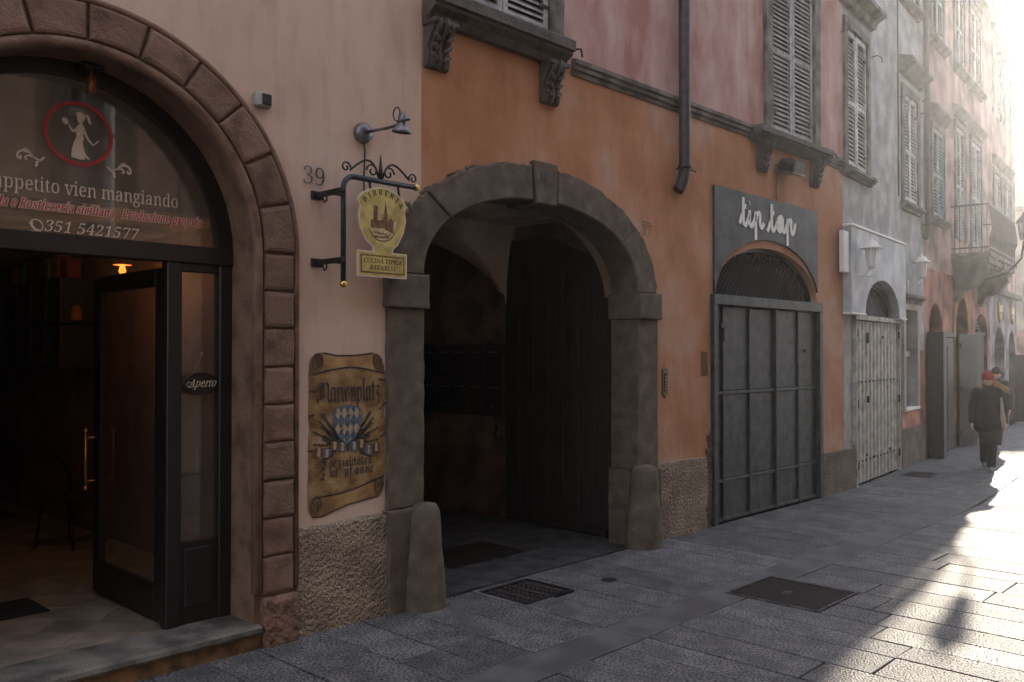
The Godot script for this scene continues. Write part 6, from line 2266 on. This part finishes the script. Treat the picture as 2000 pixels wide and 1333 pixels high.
	bt.tube([V.call(0.0, 0.72, 0.152), V.call(0.0, 1.1, 0.132), V.call(0.0, 1.36, 0.10)], 0.006, 5)
	for k in 4:
		bt.box(V.call(0.025, 0.85 + k * 0.13, 0.155 - k * 0.005), Vector3(0.02, 0.02, 0.01), Basis(), 0.004)
	obj("buttons", bt, M.mat_black, coat)
	# shoes
	for a in [[ankL, 0.0], [ankR, 0.35]]:
		var c: Vector3 = a[0]
		var sh := flesh([[c + V.call(0, -0.045, -0.04), c + V.call(0, -0.055, 0.05), 0.05 * s, 0.048 * s], [c + V.call(0, -0.055, 0.05), c + V.call(0, -0.06 - 0.02 * a[1], 0.13), 0.048 * s, 0.038 * s], [c + V.call(0, -0.03, -0.02), c + V.call(0, 0.02, -0.01), 0.042 * s, 0.045 * s]], 0.01, 0.015)
		obj("shoe", sh, M.shoe, t)
	if woman:
		var hat := flesh([[V.call(0, 1.615, 0.005), V.call(0, 1.645, -0.02), 0.098 * s, 0.092 * s], [V.call(0, 1.68, -0.025), V.call(0, 1.69, -0.03), 0.06 * s, 0.05 * s]], 0.008, 0.03)
		var hm := MB.new()
		hm.smooth(true)
		obj("beanie", hat, M.beanie, t)
		var hr := MB.new()
		hr.smooth(true)
		for k in 60:               # loose strands blown to one side
			var r := RandomNumberGenerator.new()
			r.seed = k
			var p0: Vector3 = V.call(0.05 + r.randf() * 0.04, 1.54 + r.randf() * 0.05, -0.05 + r.randf() * 0.10)
			var p1: Vector3 = p0 + V.call(0.05 + r.randf() * 0.04, -0.05 - r.randf() * 0.04, 0.0)
			var p2: Vector3 = p1 + V.call(0.08 + r.randf() * 0.07, -0.04 - r.randf() * 0.06, r.randf_range(-0.04, 0.04))
			var p3: Vector3 = p2 + V.call(0.02 + r.randf() * 0.05, -0.02 - r.randf() * 0.05, r.randf_range(-0.02, 0.02))
			hr.tube([p0, p1, p2, p3], [0.011, 0.012, 0.008, 0.002], 5)
		for k in 26:
			var r := RandomNumberGenerator.new()
			r.seed = 100 + k
			var p0: Vector3 = V.call(-0.07 - r.randf() * 0.02, 1.55, -0.04 + r.randf() * 0.07)
			hr.tube([p0, p0 + V.call(-0.02, -0.07, 0.01), p0 + V.call(-0.03 - r.randf() * 0.02, -0.16, 0.02)], [0.01, 0.012, 0.003], 5)
		obj("hair", hr, M.blond_hair, t)
		var bag := flesh([[V.call(0.20, 1.26, 0.05), V.call(0.22, 0.95, 0.07), 0.022 * s, 0.035 * s], [V.call(0.22, 0.95, 0.07), V.call(0.235, 0.78, 0.06), 0.04 * s, 0.05 * s]], 0.012, 0.02)
		obj("scarf", bag, M.cream_cloth, t)
	else:
		obj("cap", flesh([[V.call(0, 1.61, 0.0), V.call(0, 1.635, -0.02), 0.094 * s, 0.09 * s], [V.call(-0.03, 1.60, 0.08), V.call(0.03, 1.60, 0.08), 0.022 * s, 0.022 * s]], 0.01, 0.025), M.dark_knit, t)
		obj("hair", flesh([[V.call(0, 1.56, -0.035), V.call(0, 1.52, -0.05), 0.083 * s, 0.07 * s]], 0.012, 0.02), M.brown_hair, t)

# ------------------------------------------------------------------ everything
func _ready() -> void:
	rng.seed = 20240117
	var cam := Camera3D.new()
	cam.name = "camera"
	cam.fov = 42.24
	cam.near = 0.05
	cam.far = 600.0
	cam.position = Vector3(0, 1.95, 5.3)
	cam.rotation = Vector3(deg_to_rad(0.78), deg_to_rad(-46.1), 0)      # looks 43.9 degrees off the street
	add_child(cam)
	cam.current = true
	var sun := DirectionalLight3D.new()
	sun.name = "sun"
	var to := Vector3(1.0, 0.335, -0.2095)
	sun.look_at_from_position(Vector3.ZERO, -to, Vector3.UP)
	sun.light_color = Color(1.0, 0.945, 0.86)
	sun.light_energy = 1.5
	sun.light_angular_distance = 0.6
	sun.shadow_enabled = true
	add_child(sun)
	var env := Environment.new()
	env.background_mode = Environment.BG_SKY
	var sm := ProceduralSkyMaterial.new()
	sm.sky_top_color = Color(0.50, 0.515, 0.56)
	sm.sky_horizon_color = Color(0.87, 0.85, 0.83)
	sm.sky_curve = 0.12
	sm.ground_bottom_color = Color(0.2, 0.19, 0.18)
	sm.ground_horizon_color = Color(0.5, 0.5, 0.5)
	sm.sun_angle_max = 28.0
	sm.sun_curve = 0.12
	sm.sky_energy_multiplier = 2.2
	var sky := Sky.new()
	sky.sky_material = sm
	env.sky = sky
	env.tonemap_mode = Environment.TONE_MAPPER_LINEAR
	env.tonemap_exposure = 1.0
	env.volumetric_fog_enabled = true
	env.volumetric_fog_density = 0.0022
	env.volumetric_fog_albedo = Color(0.97, 0.98, 1.0)
	env.volumetric_fog_anisotropy = 0.85
	env.sdfgi_enabled = true
	env.ssao_enabled = true
	env.ssil_enabled = true
	var we := WorldEnvironment.new()
	we.name = "environment"
	we.environment = env
	add_child(we)
	serif = _font("Droid Serif", 400)
	serif_bold = _font("Droid Serif", 700)
	sans = _font("Droid Sans", 400)
	sans_bold = _font("Droid Sans", 700)
	make_materials()
	street()
	cream_house()
	orange_house()
	grey_house()
	salmon_house()
	mauve_house()
	far_houses()
	opposite_row()
	guard_stone("rounded worn guard stone at the left foot of the gateway", Vector3(4.44, 0, 0.10), 0.155, 0.80, 0.0)
	guard_stone("bulging worn guard stone at the right foot of the gateway", Vector3(7.36, 0, 0.06), 0.19, 0.82, 0.02)
	street_iron()
	cream_wall_things()
	shop_things()
	person("person in a dark coat and red knitted hat with blond hair blowing, walking", Vector3(16.13, 0, 0.80), -PI / 2 + 0.35, 1.60, true)
	person("person in dark clothes and cap, half hidden behind the red-hatted walker", Vector3(20.05, 0, -0.14), -PI / 2 + 0.25, 1.62, false)

func _font(n: String, weight: int) -> SystemFont:
	var f := SystemFont.new()
	f.font_names = PackedStringArray([n])
	f.font_weight = weight
	return f
